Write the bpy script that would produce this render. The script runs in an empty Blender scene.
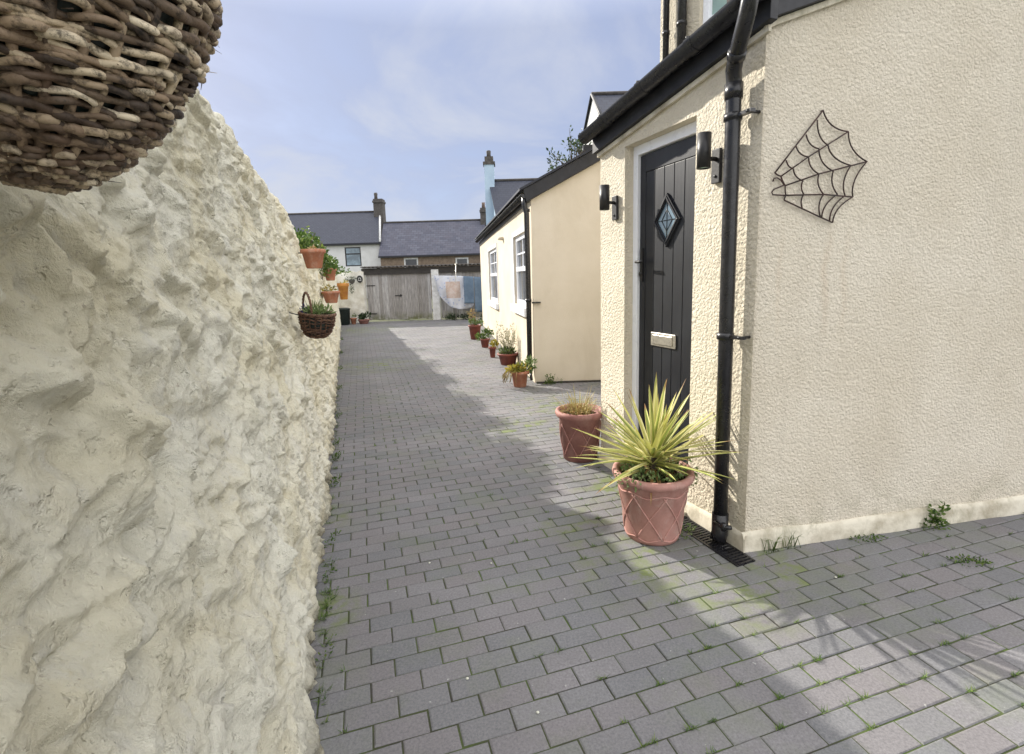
import bpy, math, random, time
from mathutils import Vector, Matrix, noise
random.seed(7)
R = random.uniform
sc = bpy.context.scene
COL = sc.collection
V = Vector
T0 = time.time()

# ------------------------------------------------------------------ mesh builder
class MB:
    def __init__(s):
        s.v = []; s.f = []; s.mi = []; s.uv = {}; s.col = None; s.sm = []
    def add(s, vs, fs, mi=0, smooth=True):
        o = len(s.v); s.v += [tuple(p) for p in vs]
        for f in fs:
            s.f.append(tuple(i + o for i in f)); s.mi.append(mi); s.sm.append(smooth)
        return o
    def quad(s, a, b, c, d, uv=None, mi=0, smooth=False):
        s.add([a, b, c, d], [(0, 1, 2, 3)], mi, smooth)
        if uv: s.uv[len(s.f) - 1] = uv
    def hexa(s, p, mi=0):   # 8 points: bottom 4 ccw, top 4 ccw
        s.add(p, [(3, 2, 1, 0), (4, 5, 6, 7), (0, 1, 5, 4), (1, 2, 6, 5), (2, 3, 7, 6), (3, 0, 4, 7)], mi, False)
    def box(s, x0, x1, y0, y1, z0, z1, fr=None, mi=0):
        p = [(x0, y0, z0), (x1, y0, z0), (x1, y1, z0), (x0, y1, z0), (x0, y0, z1), (x1, y0, z1), (x1, y1, z1), (x0, y1, z1)]
        if fr: p = [fr(*q) for q in p]
        s.hexa(p, mi)
    def tube(s, path, r, n=8, cap=True, mi=0, jit=0):
        path = [V(p) for p in path]; m = len(path)
        rr = r if isinstance(r, (list, tuple)) else [r] * m
        up = None; rings = []
        for i, p in enumerate(path):
            t = (path[min(i + 1, m - 1)] - path[max(i - 1, 0)])
            if t.length < 1e-9: t = V((0, 0, 1))
            t.normalize()
            if up is None:
                up = t.orthogonal().normalized()
            else:
                up = (up - t * up.dot(t))
                up = up.normalized() if up.length > 1e-6 else t.orthogonal().normalized()
            b = t.cross(up)
            k = rr[i] * (1 + R(-jit, jit))
            rings.append([p + (up * math.cos(6.28318 * j / n) + b * math.sin(6.28318 * j / n)) * k for j in range(n)])
        vs = [q for ring in rings for q in ring]
        fs = []
        for i in range(m - 1):
            for j in range(n):
                a = i * n + j; c = i * n + (j + 1) % n
                fs.append((a, c, c + n, a + n))
        if cap:
            fs.append(tuple(range(n - 1, -1, -1))); fs.append(tuple((m - 1) * n + j for j in range(n)))
        s.add(vs, fs, mi)
    def lathe(s, c, prof, n=28, mi=0, sx=1, sy=1):
        c = V(c); vs = []; fs = []
        for (r, z) in prof:
            for j in range(n):
                a = 6.28318 * j / n
                vs.append((c.x + r * math.cos(a) * sx, c.y + r * math.sin(a) * sy, c.z + z))
        for i in range(len(prof) - 1):
            for j in range(n):
                a = i * n + j; b = i * n + (j + 1) % n
                fs.append((a, b, b + n, a + n))
        if prof[0][0] > 1e-4: fs.append(tuple(range(n - 1, -1, -1)))
        if prof[-1][0] > 1e-4: fs.append(tuple((len(prof) - 1) * n + j for j in range(n)))
        s.add(vs, fs, mi)
    def build(s, name, mat, parent=None, loc=None, bevel=0):
        me = bpy.data.meshes.new(name)
        if loc is None: loc = V(parent['_o']) if parent else V((0, 0, 0))
        loc = V(loc)
        me.from_pydata([(p[0] - loc.x, p[1] - loc.y, p[2] - loc.z) for p in s.v], [], s.f)
        ms = mat if isinstance(mat, (list, tuple)) else [mat]
        for m in ms: me.materials.append(m)
        me.polygons.foreach_set('material_index', s.mi)
        me.polygons.foreach_set('use_smooth', s.sm)
        if s.uv:
            ul = me.uv_layers.new(name='UVMap')
            for fi, uv in s.uv.items():
                for k, li in enumerate(me.polygons[fi].loop_indices): ul.data[li].uv = uv[k]
        if s.col:
            ca = me.color_attributes.new('Col', 'FLOAT_COLOR', 'POINT')
            for i, c in enumerate(s.col): ca.data[i].color = (*c, 1)
        me.update()
        o = bpy.data.objects.new(name, me); COL.objects.link(o)
        o['_o'] = tuple(loc)
        if parent is not None: o.parent = parent
        else: o.location = loc
        if bevel:
            m = o.modifiers.new('bevel', 'BEVEL'); m.width = bevel; m.segments = 2; m.limit_method = 'ANGLE'; m.angle_limit = math.radians(40)
        return o

def tag(o, label=None, cat=None, group=None, kind=None):
    if label: o['label'] = label
    if cat: o['category'] = cat
    if group: o['group'] = group
    if kind: o['kind'] = kind
    return o
def thing(name, loc, label, cat, group=None):
    o = bpy.data.objects.new(name, None); COL.objects.link(o); o.location = loc; o['_o'] = tuple(loc)
    o.empty_display_size = .1
    return tag(o, label, cat, group)

# ------------------------------------------------------------------ materials
def srgb(h):
    h = h.lstrip('#'); c = [int(h[i:i + 2], 16) / 255 for i in (0, 2, 4)]
    return tuple(x / 12.92 if x < .04045 else ((x + .055) / 1.055) ** 2.4 for x in c)
class NT:
    def __init__(s, name):
        s.m = bpy.data.materials.new(name); s.m.use_nodes = True; s.t = s.m.node_tree; s.n = s.t.nodes
        s.p = s.n['Principled BSDF']
    def nd(s, typ, **k):
        n = s.n.new(typ)
        for a, b in k.items():
            if a.startswith('i_'): n.inputs[a[2:].replace('_', ' ')].default_value = b
            else: setattr(n, a, b)
        return n
    def l(s, a, b): s.t.links.new(a, b)
    def coord(s, kind='Object', scale=None):
        c = s.nd('ShaderNodeTexCoord')
        if scale is None: return c.outputs[kind]
        m = s.nd('ShaderNodeMapping'); m.inputs['Scale'].default_value = scale
        s.l(c.outputs[kind], m.inputs[0]); return m.outputs[0]
    def noise(s, vec, scale, detail=5, rough=.6, dist=0):
        n = s.nd('ShaderNodeTexNoise'); n.inputs['Scale'].default_value = scale; n.inputs['Detail'].default_value = detail
        n.inputs['Roughness'].default_value = rough; n.inputs['Distortion'].default_value = dist
        if vec is not None: s.l(vec, n.inputs['Vector'])
        return n.outputs['Fac']
    def ramp(s, fac, stops):
        r = s.nd('ShaderNodeValToRGB'); e = r.color_ramp.elements
        while len(e) < len(stops): e.new(.5)
        for i, (p, c) in enumerate(stops):
            e[i].position = p; e[i].color = (*c, 1) if not isinstance(c, (int, float)) else (c, c, c, 1)
        s.l(fac, r.inputs[0]); return r.outputs[0]
    def mix(s, fac, a, b, mode='MIX'):
        m = s.nd('ShaderNodeMix', data_type='RGBA', blend_type=mode)
        for sock, val in ((m.inputs[0], fac), (m.inputs[6], a), (m.inputs[7], b)):
            if isinstance(val, (int, float)): sock.default_value = val
            elif isinstance(val, tuple): sock.default_value = (*val, 1)
            else: s.l(val, sock)
        return m.outputs[2]
    def math(s, op, a, b=0.5, clamp=False):
        m = s.nd('ShaderNodeMath', operation=op, use_clamp=clamp)
        for sock, val in ((m.inputs[0], a), (m.inputs[1], b)):
            if isinstance(val, (int, float)): sock.default_value = val
            else: s.l(val, sock)
        return m.outputs[0]
    def bump(s, h, strength=.5, dist=.01, nrm=None):
        b = s.nd('ShaderNodeBump'); b.inputs['Strength'].default_value = strength; b.inputs['Distance'].default_value = dist
        s.l(h, b.inputs['Height'])
        if nrm is not None: s.l(nrm, b.inputs['Normal'])
        s.l(b.outputs[0], s.p.inputs['Normal']); return b.outputs[0]
    def fin(s, col=None, rough=.7, spec=.5, metal=0):
        if col is not None:
            if isinstance(col, tuple): s.p.inputs['Base Color'].default_value = (*col, 1)
            else: s.l(col, s.p.inputs['Base Color'])
        if isinstance(rough, (int, float)): s.p.inputs['Roughness'].default_value = rough
        else: s.l(rough, s.p.inputs['Roughness'])
        s.p.inputs['Specular IOR Level'].default_value = spec
        s.p.inputs['Metallic'].default_value = metal
        return s.m

def simple(name, c1, c2=None, scale=8, rough=.6, spec=.4, bump=.0, bscale=60, metal=0, stretch=None, bdist=.004, lo=.35, hi=.65, stain=None):
    t = NT(name); co = t.coord('Object', stretch)
    c2 = c2 or tuple(x * .8 for x in c1)
    f = t.noise(co, scale, 5, .65)
    c = t.ramp(f, [(lo, c2), (hi, c1)])
    if stain: c = t.mix(t.ramp(t.noise(t.coord('Object', (1, 1, stain[2])), stain[1], 6, .75, .4), [(.52, 0.0), (.70, stain[3])]), c, stain[0])
    if bump: t.bump(t.noise(co, bscale, 4, .6), bump, bdist)
    r = t.ramp(t.noise(co, scale * 1.7, 3), [(.3, max(0, rough - .08)), (.7, min(1, rough + .08))])
    return t.fin(c, r, spec, metal)

def m_stonewall():
    t = NT('limewashed_rubble'); co = t.coord('Object')
    a = t.noise(co, 2.3, 6, .62, .6); b = t.noise(co, 9, 6, .7, .3); c = t.noise(co, 45, 5, .7)
    col = t.ramp(a, [(.34, (.84, .78, .58)), (.46, (.90, .86, .69)), (.60, (.92, .90, .77))])
    pat = t.ramp(b, [(.52, 0.0), (.66, .55)]); col = t.mix(pat, col, (.82, .80, .72))
    och = t.ramp(t.noise(co, 4.4, 6, .75, 1.0), [(.60, 0.0), (.72, .45)]); col = t.mix(och, col, (.72, .64, .38))
    gry = t.ramp(t.noise(co, 3.3, 7, .75, .5), [(.60, 0.0), (.72, .35)]); col = t.mix(gry, col, (.64, .60, .51))
    spk = t.ramp(c, [(.62, 0.0), (.70, .65)]); col = t.mix(spk, col, (.42, .35, .25))
    hair = t.ramp(t.noise(t.coord('Object', (1, 1.6, .7)), 70, 5, .8, .8), [(.30, .55), (.37, 0.0)]); col = t.mix(hair, col, (.50, .45, .36))
    sep = t.nd('ShaderNodeSeparateXYZ'); t.l(co, sep.inputs[0])
    foot = t.math('MULTIPLY', t.ramp(sep.outputs[2], [(0.0, 1.0), (.16, 0.0)]), t.ramp(b, [(.35, .2), (.6, 1.0)]))
    col = t.mix(foot, col, (.16, .14, .09))
    h = t.math('ADD', t.math('MULTIPLY', t.noise(co, 22, 9, .78, .5), 1.0), t.math('MULTIPLY', t.noise(t.coord('Object', (1, 1, .35)), 60, 6, .75), .40))
    pit = t.ramp(t.noise(co, 38, 3, .6), [(.30, 0.0), (.40, .5)])
    h = t.math('ADD', h, pit)
    h = t.math('ADD', h, t.math('MULTIPLY', t.noise(co, 9, 6, .7, 1.2), 1.2))
    gr = t.math('MULTIPLY', t.noise(co, 95, 6, .8), .45); h = t.math('ADD', h, gr)
    t.bump(h, 1.0, .022)
    return t.fin(col, .85, .25)

def m_roughcast(name, c1, c2, scale, strength, dist, rust=False):
    t = NT(name); co = t.coord('Object')
    vo = t.nd('ShaderNodeTexVoronoi', feature='SMOOTH_F1'); vo.inputs['Scale'].default_value = scale; vo.inputs['Smoothness'].default_value = .6
    w = t.mix(.08, co, t.nd('ShaderNodeTexNoise').outputs['Color'])
    t.l(w, vo.inputs['Vector'])
    n1 = t.noise(co, scale * 1.1, 4, .6, 1.0)
    h = t.math('ADD', t.math('MULTIPLY', vo.outputs['Distance'], -.6), n1)
    col = t.ramp(t.noise(co, 1.7, 6, .65), [(.35, c2), (.62, c1)])
    st = t.ramp(t.noise(t.coord('Object', (9, 9, .8)), 1.0, 5, .6), [(.60, 0.0), (.8, .28)])
    col = t.mix(st, col, tuple(x * .72 for x in c2))
    big = t.ramp(t.noise(t.coord('Object', (1, 1, .6)), 2.6, 7, .72, .5), [(.54, 0.0), (.72, .35)]); col = t.mix(big, col, tuple(x * .80 for x in c2))
    sz = t.nd('ShaderNodeSeparateXYZ'); t.l(co, sz.inputs[0])
    low = t.math('MULTIPLY', t.ramp(sz.outputs[2], [(.08, .9), (.42, 0.0)]), t.ramp(t.noise(co, 8, 6, .7), [(.46, 0.0), (.68, .5)]), True)
    col = t.mix(low, col, (.36, .34, .24))
    sp = t.ramp(t.noise(co, 34, 3, .7), [(.70, 0.0), (.76, .5)]); col = t.mix(sp, col, (.42, .33, .22))
    if rust:
        dx = t.nd('ShaderNodeVectorMath', operation='DOT_PRODUCT'); t.l(co, dx.inputs[0]); dx.inputs[1].default_value = (math.cos(math.radians(10.07)), math.sin(math.radians(10.07)), 0)
        wob = t.math('MULTIPLY', t.math('SUBTRACT', t.noise(t.coord('Object', (1, 1, 1)), 6, 4), .5), .10)
        for s0, s1_, k in ((.39, .035, .30), (.50, .022, .22), (.13, .018, .18)):
            d = t.math('ABSOLUTE', t.math('SUBTRACT', t.math('ADD', dx.outputs['Value'], wob), s0))
            a_ = t.math('SUBTRACT', 1.0, t.math('DIVIDE', d, s1_), True)
            z_ = t.math('MULTIPLY', t.math('SUBTRACT', 1.70, sz.outputs[2], True), t.math('SUBTRACT', 1.0, t.math('MULTIPLY', t.math('SUBTRACT', 1.70, sz.outputs[2]), 1.6), True), True)
            m_ = t.math('MULTIPLY', t.math('MULTIPLY', a_, t.math('MULTIPLY', z_, 4.5, True)), k)
            col = t.mix(m_, col, (.46, .30, .16))
    t.bump(h, strength, dist)
    return t.fin(col, .85, .2)

def m_paver():
    t = NT('concrete_paver'); co = t.coord('Object'); g = t.nd('ShaderNodeNewGeometry')
    rnd = g.outputs['Random Per Island']
    col = t.ramp(rnd, [(0.0, (.158, .160, .170)), (.35, (.170, .169, .177)), (.7, (.180, .170, .178)), (1.0, (.190, .187, .196))])
    big = t.ramp(t.noise(co, .9, 4, .6), [(.35, .86), (.65, 1.10)]); col = t.mix(1.0, col, big, 'MULTIPLY')
    fine = t.ramp(t.noise(co, 110, 5, .8), [(.35, .74), (.65, 1.22)]); col = t.mix(1.0, col, fine, 'MULTIPLY')
    lich = t.ramp(t.noise(co, 42, 2, .5), [(.735, 0.0), (.76, .6)]); col = t.mix(lich, col, (.42, .42, .40))
    # patches of algae at the places where the path stays damp
    mask = None
    for (x, y, r) in [(.60, 2.30, .42), (.38, 2.7, .3), (1.0, 2.08, .38), (.70, 3.2, .4), (.1, 4.6, .5), (.5, 5.4, .6), (1.3, 2.2, .35), (-1.2, 2.9, .22), (-4.6, 15, 1.6), (-2.4, 8.5, 1.0), (-.85, 2.0, .2)]:
        d = t.nd('ShaderNodeVectorMath', operation='DISTANCE'); t.l(co, d.inputs[0]); d.inputs[1].default_value = (x, y, 0)
        k = t.math('SUBTRACT', 1.0, t.math('DIVIDE', d.outputs['Value'], r), True)
        mask = k if mask is None else t.math('MAXIMUM', mask, k)
    mm = t.math('MULTIPLY', mask, t.ramp(t.noise(co, 7, 5, .7), [(.44, 0.0), (.62, 1.7)]), True)
    mm = t.math('MULTIPLY', mm, t.ramp(rnd, [(0.2, .12), (.75, .95)]), True)
    col = t.mix(mm, col, (.14, .17, .068))
    gen = t.ramp(t.noise(co, 2.2, 6, .7), [(.50, 0.0), (.70, .38)]); col = t.mix(gen, col, (.14, .165, .10))
    t.bump(t.noise(co, 160, 4, .7), .55, .0022)
    return t.fin(col, .82, .3)

def m_joint():
    t = NT('mossy_joint_sand'); co = t.coord('Object')
    col = t.ramp(t.noise(co, 3.0, 6, .7), [(.38, (.055, .052, .045)), (.50, (.065, .075, .04)), (.62, (.08, .115, .035))])
    t.bump(t.noise(co, 200, 3), .8, .004)
    return t.fin(col, .95, .1)

def m_slate(name, c1, c2, c3, bw=.30, bh=.2):
    t = NT(name); uv = t.coord('UV')
    b = t.nd('ShaderNodeTexBrick'); b.inputs['Scale'].default_value = 1; b.inputs['Brick Width'].default_value = bw; b.inputs['Row Height'].default_value = bh
    b.inputs['Mortar Size'].default_value = .012; b.inputs['Color1'].default_value = (*c1, 1); b.inputs['Color2'].default_value = (*c2, 1); b.inputs['Mortar'].default_value = (*[x * .35 for x in c1], 1)
    b.inputs['Bias'].default_value = 0; t.l(uv, b.inputs['Vector'])
    n = t.ramp(t.noise(uv, 1.4, 5, .7), [(.4, 0.0), (.68, .7)])
    col = t.mix(n, b.outputs['Color'], c3)
    t.bump(b.outputs['Fac'], -.6, .01)
    return t.fin(col, .5, .4)

def m_brick(name, c1, c2, mortar):
    t = NT(name); co = t.coord('Object')
    sp = t.nd('ShaderNodeSeparateXYZ'); t.l(co, sp.inputs[0]); cb = t.nd('ShaderNodeCombineXYZ')
    t.l(t.math('ADD', sp.outputs[0], sp.outputs[1]), cb.inputs[0]); t.l(sp.outputs[2], cb.inputs[1])
    b = t.nd('ShaderNodeTexBrick'); b.inputs['Scale'].default_value = 1; b.inputs['Brick Width'].default_value = .225; b.inputs['Row Height'].default_value = .075
    b.inputs['Mortar Size'].default_value = .01; b.inputs['Color1'].default_value = (*c1, 1); b.inputs['Color2'].default_value = (*c2, 1); b.inputs['Mortar'].default_value = (*mortar, 1)
    t.l(cb.outputs[0], b.inputs['Vector'])
    return t.fin(b.outputs['Color'], .85, .2)

def m_leaf(name, c1, c2, c3=None, rough=.5):
    t = NT(name); g = t.nd('ShaderNodeNewGeometry')
    st = [(0, c1), (1, c2)] if c3 is None else [(0, c1), (.6, c2), (1, c3)]
    t.fin(t.ramp(g.outputs['Random Per Island'], st), rough, .35)
    tr = t.nd('ShaderNodeBsdfTranslucent'); mx = t.nd('ShaderNodeMixShader'); mx.inputs[0].default_value = .25
    t.l(t.p.inputs['Base Color'].links[0].from_socket, tr.inputs[0])
    t.l(t.p.outputs[0], mx.inputs[1]); t.l(tr.outputs[0], mx.inputs[2]); t.l(mx.outputs[0], t.n['Material Output'].inputs[0])
    return t.m

def m_vcol(name, rough=.45, var=.25):
    t = NT(name); a = t.nd('ShaderNodeVertexColor', layer_name='Col')
    g = t.nd('ShaderNodeNewGeometry')
    k = t.ramp(g.outputs['Random Per Island'], [(0, 1 - var), (1, 1 + var * .5)])
    c = t.mix(1.0, a.outputs[0], k, 'MULTIPLY')
    t.fin(c, rough, .4)
    tr = t.nd('ShaderNodeBsdfTranslucent'); mx = t.nd('ShaderNodeMixShader'); mx.inputs[0].default_value = .2
    t.l(c, tr.inputs[0]); t.l(t.p.outputs[0], mx.inputs[1]); t.l(tr.outputs[0], mx.inputs[2]); t.l(mx.outputs[0], t.n['Material Output'].inputs[0])
    return t.m

def m_wicker(name, stops, sc_=60):
    t = NT(name); co = t.coord('Object'); g = t.nd('ShaderNodeNewGeometry')
    col = t.ramp(g.outputs['Random Per Island'], stops)
    mot = t.ramp(t.noise(co, sc_ * 1.6, 6, .75), [(.38, .22), (.52, 1.08)]); col = t.mix(1.0, col, mot, 'MULTIPLY')
    bl = t.ramp(t.noise(co, sc_ * .33, 4, .6), [(.5, 0.0), (.7, .5)]); col = t.mix(bl, col, (.10, .055, .03))
    t.bump(t.noise(co, sc_ * 4.5, 4, .65), .7, .0012)
    return t.fin(col, .62, .35)

def m_wood_grey():
    t = NT('weathered_board'); co = t.coord('Object', (14, 14, 1.2)); c0 = t.coord('Object'); g = t.nd('ShaderNodeNewGeometry')
    col = t.ramp(g.outputs['Random Per Island'], [(0, (.27, .255, .24)), (.5, (.35, .335, .325)), (1, (.44, .43, .425))])
    gr = t.ramp(t.noise(co, 2.5, 6, .7), [(.35, .6), (.65, 1.15)]); col = t.mix(1.0, col, gr, 'MULTIPLY')
    sep = t.nd('ShaderNodeSeparateXYZ'); t.l(c0, sep.inputs[0])
    moss = t.math('MULTIPLY', t.ramp(sep.outputs[2], [(.08, 1.0), (.38, 0.0)]), t.ramp(t.noise(c0, 3, 5, .7), [(.4, 0.0), (.6, .9)]), True)
    col = t.mix(moss, col, (.10, .11, .035))
    t.bump(t.noise(co, 8, 4), .4, .004)
    return t.fin(col, .85, .2)

def m_glass(name, tint=(.05, .06, .07)):
    t = NT(name); return t.fin(t.ramp(t.noise(t.coord('Object'), 1.2, 3), [(.4, tint), (.65, tuple(x * 2.2 for x in tint))]), .06, .8)

M = {}
M['wall'] = m_stonewall()
M['cast'] = m_roughcast('cream_roughcast', (.71, .65, .53), (.64, .58, .46), 66, .9, .013)
M['cast2'] = m_roughcast('cream_textured_render', (.74, .68, .57), (.68, .615, .50), 80, 1.0, .012, True)
M['rend'] = simple('smooth_cream_render', (.68, .62, .525), (.62, .56, .46), 1.6, .85, .2, .6, 90, bdist=.004, stain=((.52, .46, .36), 2.2, .5, .35))
M['rend2'] = simple('cream_window_wall', (.66, .59, .47), (.58, .51, .40), 1.6, .85, .2, .4, 70, bdist=.004)
M['plinth'] = simple('dirty_cream_plinth', (.63, .59, .49), (.36, .32, .24), 5, .85, .2, .6, 60, lo=.32, hi=.56, stain=((.20, .19, .12), 8, .6, .6))
M['whitewall'] = simple('whitewashed_wall', (.82, .81, .76), (.60, .57, .49), 4, .85, .2, .5, 30, bdist=.02)
M['paver'] = m_paver(); M['joint'] = m_joint()
M['land'] = simple('rough_ground', (.10, .12, .06), (.14, .13, .10), .3, .95, .1)
M['slate'] = m_slate('blue_slate', (.036, .042, .066), (.050, .057, .082), (.034, .038, .058))
M['slate2'] = m_slate('old_slate', (.050, .055, .085), (.095, .10, .135), (.075, .070, .095), .45, .28)
M['brick'] = m_brick('chimney_brick', (.20, .12, .09), (.13, .09, .075), (.2, .18, .16))
M['gbrick'] = simple('sooty_stone', (.11, .10, .095), (.06, .055, .05), 5, .9)
M['bstone'] = simple('brown_stone', (.26, .20, .15), (.16, .12, .09), 4, .9, .2, .4, 12)
M['black'] = simple('black_plastic', (.009, .009, .011), (.018, .018, .021), 16, .30, .5, .06, 50)
M['fascia'] = simple('black_painted_board', (.012, .013, .017), (.022, .023, .029), 10, .5, .4, .15, 50)
M['blackmetal'] = simple('black_metal', (.010, .010, .012), (.022, .021, .021), 26, .46, .45, .15, 90)
M['iron'] = simple('rusting_black_iron', (.022, .016, .014), (.055, .022, .016), 30, .6, .4, .2, 200)
M['white'] = simple('white_upvc', (.84, .86, .90), (.78, .80, .85), 5, .32, .5)
M['whitep'] = simple('weathered_white_paint', (.74, .74, .74), (.5, .5, .48), 7, .6, .3, .2, 40)
M['glass'] = m_glass('dark_glass', (.03, .036, .045)); M['glassd'] = m_glass('dim_glass', (.012, .014, .02)); M['glassd'].node_tree.nodes['Principled BSDF'].inputs['Roughness'].default_value = .3; M['glass2'] = m_glass('sky_glass', (.10, .14, .17))
M['glassg'] = m_glass('pale_green_glass', (.22, .32, .29))
M['steel'] = simple('brushed_steel', (.55, .52, .46), (.42, .40, .36), 40, .34, .5, metal=.8)
M['soil'] = simple('soil', (.05, .035, .022), (.025, .018, .012), 40, .95, .1, .9, 80, bdist=.02)
M['terra'] = simple('terracotta', (.45, .19, .115), (.33, .14, .09), 12, .8, .25, .25, 70, stain=((.52, .40, .33), 9, .6, .6))
M['pink'] = simple('pink_plastic_terracotta', (.46, .25, .215), (.34, .17, .145), 9, .68, .3, .35, 60, lo=.3, hi=.6, stain=((.52, .40, .35), 11, .5, .55))
M['redbr'] = simple('dull_red_pot', (.37, .19, .165), (.26, .12, .105), 9, .7, .3, .3, 60, stain=((.40, .28, .24), 9, .5, .5))
M['mar'] = simple('maroon_pot', (.24, .07, .05), (.15, .05, .04), 9, .6, .35)
M['yel'] = simple('faded_orange_pot', (.55, .27, .06), (.42, .16, .05), 9, .7)
M['wood'] = m_wood_grey()
M['darkwood'] = simple('dark_beam', (.05, .045, .04), (.03, .027, .025), 6, .8)
M['blue'] = simple('pale_blue_render', (.42, .54, .66), (.36, .47, .60), 2, .85)
M['wrend'] = simple('far_white_render', (.66, .66, .66), (.58, .58, .57), 2, .85)
M['wick'] = m_wicker('weathered_wicker', [(0, (.045, .032, .024)), (.35, (.11, .078, .052)), (.58, (.24, .175, .115)), (.8, (.42, .34, .23)), (1, (.60, .52, .39))])
M['wick2'] = m_wicker('dark_wicker', [(0, (.045, .022, .015)), (.6, (.11, .055, .035)), (1, (.19, .11, .07))], 90)
M['liner'] = simple('dark_green_liner', (.018, .03, .028), (.01, .014, .013), 20, .5, .4, .6, 30, bdist=.01)
M['leaf'] = m_leaf('fresh_leaf', (.035, .075, .015), (.09, .16, .03), (.17, .22, .05))
M['leafd'] = m_leaf('dark_leaf', (.02, .04, .015), (.05, .085, .03))
M['leafy'] = m_leaf('yellow_leaf', (.14, .17, .03), (.36, .30, .05), (.45, .33, .07))
M['leafp'] = m_leaf('pale_twig', (.26, .27, .16), (.42, .40, .28), (.5, .46, .36))
M['dry'] = m_leaf('dry_leaf', (.30, .21, .09), (.42, .34, .14), (.26, .12, .06))
M['succ'] = m_leaf('succulent_leaf', (.08, .13, .04), (.17, .25, .09), (.30, .36, .16))
M['gpurple'] = m_leaf('violet_flower', (.03, .025, .10), (.07, .06, .2))
M['vc'] = m_vcol('striped_blade')
M['bluecloth'] = simple('blue_towel', (.15, .21, .29), (.11, .16, .23), 5, .95, .1, .5, 80, bdist=.004)
M['bark'] = simple('bark', (.10, .08, .06), (.05, .04, .03), 12, .9)
M['plate'] = simple('oval_plaque', (.02, .02, .02), (.03, .03, .03), 8, .4)
def m_sheet():
    t = NT('printed_bed_sheet'); co = t.coord('Object')
    fl = t.nd('ShaderNodeTexVoronoi'); fl.inputs['Scale'].default_value = 9; t.l(co, fl.inputs['Vector'])
    col = t.mix(t.ramp(fl.outputs['Distance'], [(.16, .7), (.3, 0.0)]), (.78, .80, .86), (.38, .48, .74))
    sep = t.nd('ShaderNodeSeparateXYZ'); t.l(co, sep.inputs[0])
    def band(o, a, b): return t.math('MULTIPLY', t.math('GREATER_THAN', o, a), t.math('LESS_THAN', o, b))
    m = t.math('MULTIPLY', band(sep.outputs[0], .42, .92), band(sep.outputs[2], -.80, -.22))
    peach = t.mix(t.ramp(t.noise(co, 14, 3), [(.45, 0.0), (.6, .7)]), (.68, .56, .50), (.76, .70, .67))
    col = t.mix(m, col, peach)
    t.fin(col, .9, .1)
    tr = t.nd('ShaderNodeBsdfTranslucent'); mx = t.nd('ShaderNodeMixShader'); mx.inputs[0].default_value = .35
    t.l(col, tr.inputs[0]); t.l(t.p.outputs[0], mx.inputs[1]); t.l(tr.outputs[0], mx.inputs[2]); t.l(mx.outputs[0], t.n['Material Output'].inputs[0])
    return t.m
M['sheet'] = m_sheet()

# ------------------------------------------------------------------ site frames
CO = V((1.187, 2.386, 0)); D = V((-.364, .931, 0)).normalized(); N = V((.931, .364, 0)).normalized()
DG = V((math.cos(math.radians(10.07)), math.sin(math.radians(10.07)), 0)); NG = V((-DG.y, DG.x, 0))
def H(s, o, z): return CO + D * s + N * o + V((0, 0, z))          # front wall of the porch: along, inward, up
def G(s, o, z): return CO + DG * s + NG * o + V((0, 0, z))        # gable wall: along, inward, up
EX = V((.305, 6.642, 0)); ED = V((-.1347, .9909, 0)).normalized(); EN = V((1, 0, 0))
def E_(s, o, z): return EX + ED * s + V((o, 0, z))                # window wall of the outbuilding

# ------------------------------------------------------------------ camera
pitch = math.radians(8.5); roll = math.atan(.03)
fw = V((0, math.cos(pitch), -math.sin(pitch))); rt = V((1, 0, 0)); up = rt.cross(fw)
cr = rt * math.cos(roll) - up * math.sin(roll); cu = rt * math.sin(roll) + up * math.cos(roll)
cam = bpy.data.cameras.new('camera'); co_ = bpy.data.objects.new('camera', cam); COL.objects.link(co_)
mw = Matrix((cr, cu, -fw)).transposed().to_4x4(); mw.translation = V((0, 0, 1.45)); co_.matrix_world = mw
cam.sensor_width = 36; cam.lens = 36 * 490 / 1024; cam.shift_y = -26 / 1024; cam.clip_start = .02; cam.clip_end = 2000
sc.camera = co_

# ------------------------------------------------------------------ light
SUN = V((-.725, .688, 0)).normalized(); EL = math.radians(28.5)
sd = bpy.data.lights.new('sun', 'SUN'); so = bpy.data.objects.new('sun', sd); COL.objects.link(so)
sd.energy = 2.5; sd.angle = math.radians(.7); sd.color = (1, .94, .84)
ld = -(SUN * math.cos(EL) + V((0, 0, math.sin(EL))))
so.rotation_euler = ld.to_track_quat('-Z', 'Y').to_euler(); so.location = (0, 0, 20)
w = bpy.data.worlds.new('World'); sc.world = w; w.use_nodes = True
nt = w.node_tree; bg = nt.nodes['Background']
sky = nt.nodes.new('ShaderNodeTexSky'); sky.sky_type = 'NISHITA'; sky.sun_disc = False; sky.sun_elevation = EL; sky.sun_rotation = math.atan2(SUN.x, SUN.y)
sky.air_density = 1.0; sky.dust_density = 1.0; sky.ozone_density = 1.5
tc = nt.nodes.new('ShaderNodeTexCoord'); sp = nt.nodes.new('ShaderNodeSeparateXYZ'); nt.links.new(tc.outputs['Generated'], sp.inputs[0])
def wm(op, a, b=0., clamp=False):
    m = nt.nodes.new('ShaderNodeMath'); m.operation = op; m.use_clamp = clamp
    for s_, v_ in ((m.inputs[0], a), (m.inputs[1], b)):
        if isinstance(v_, (int, float)): s_.default_value = v_
        else: nt.links.new(v_, s_)
    return m.outputs[0]
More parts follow.
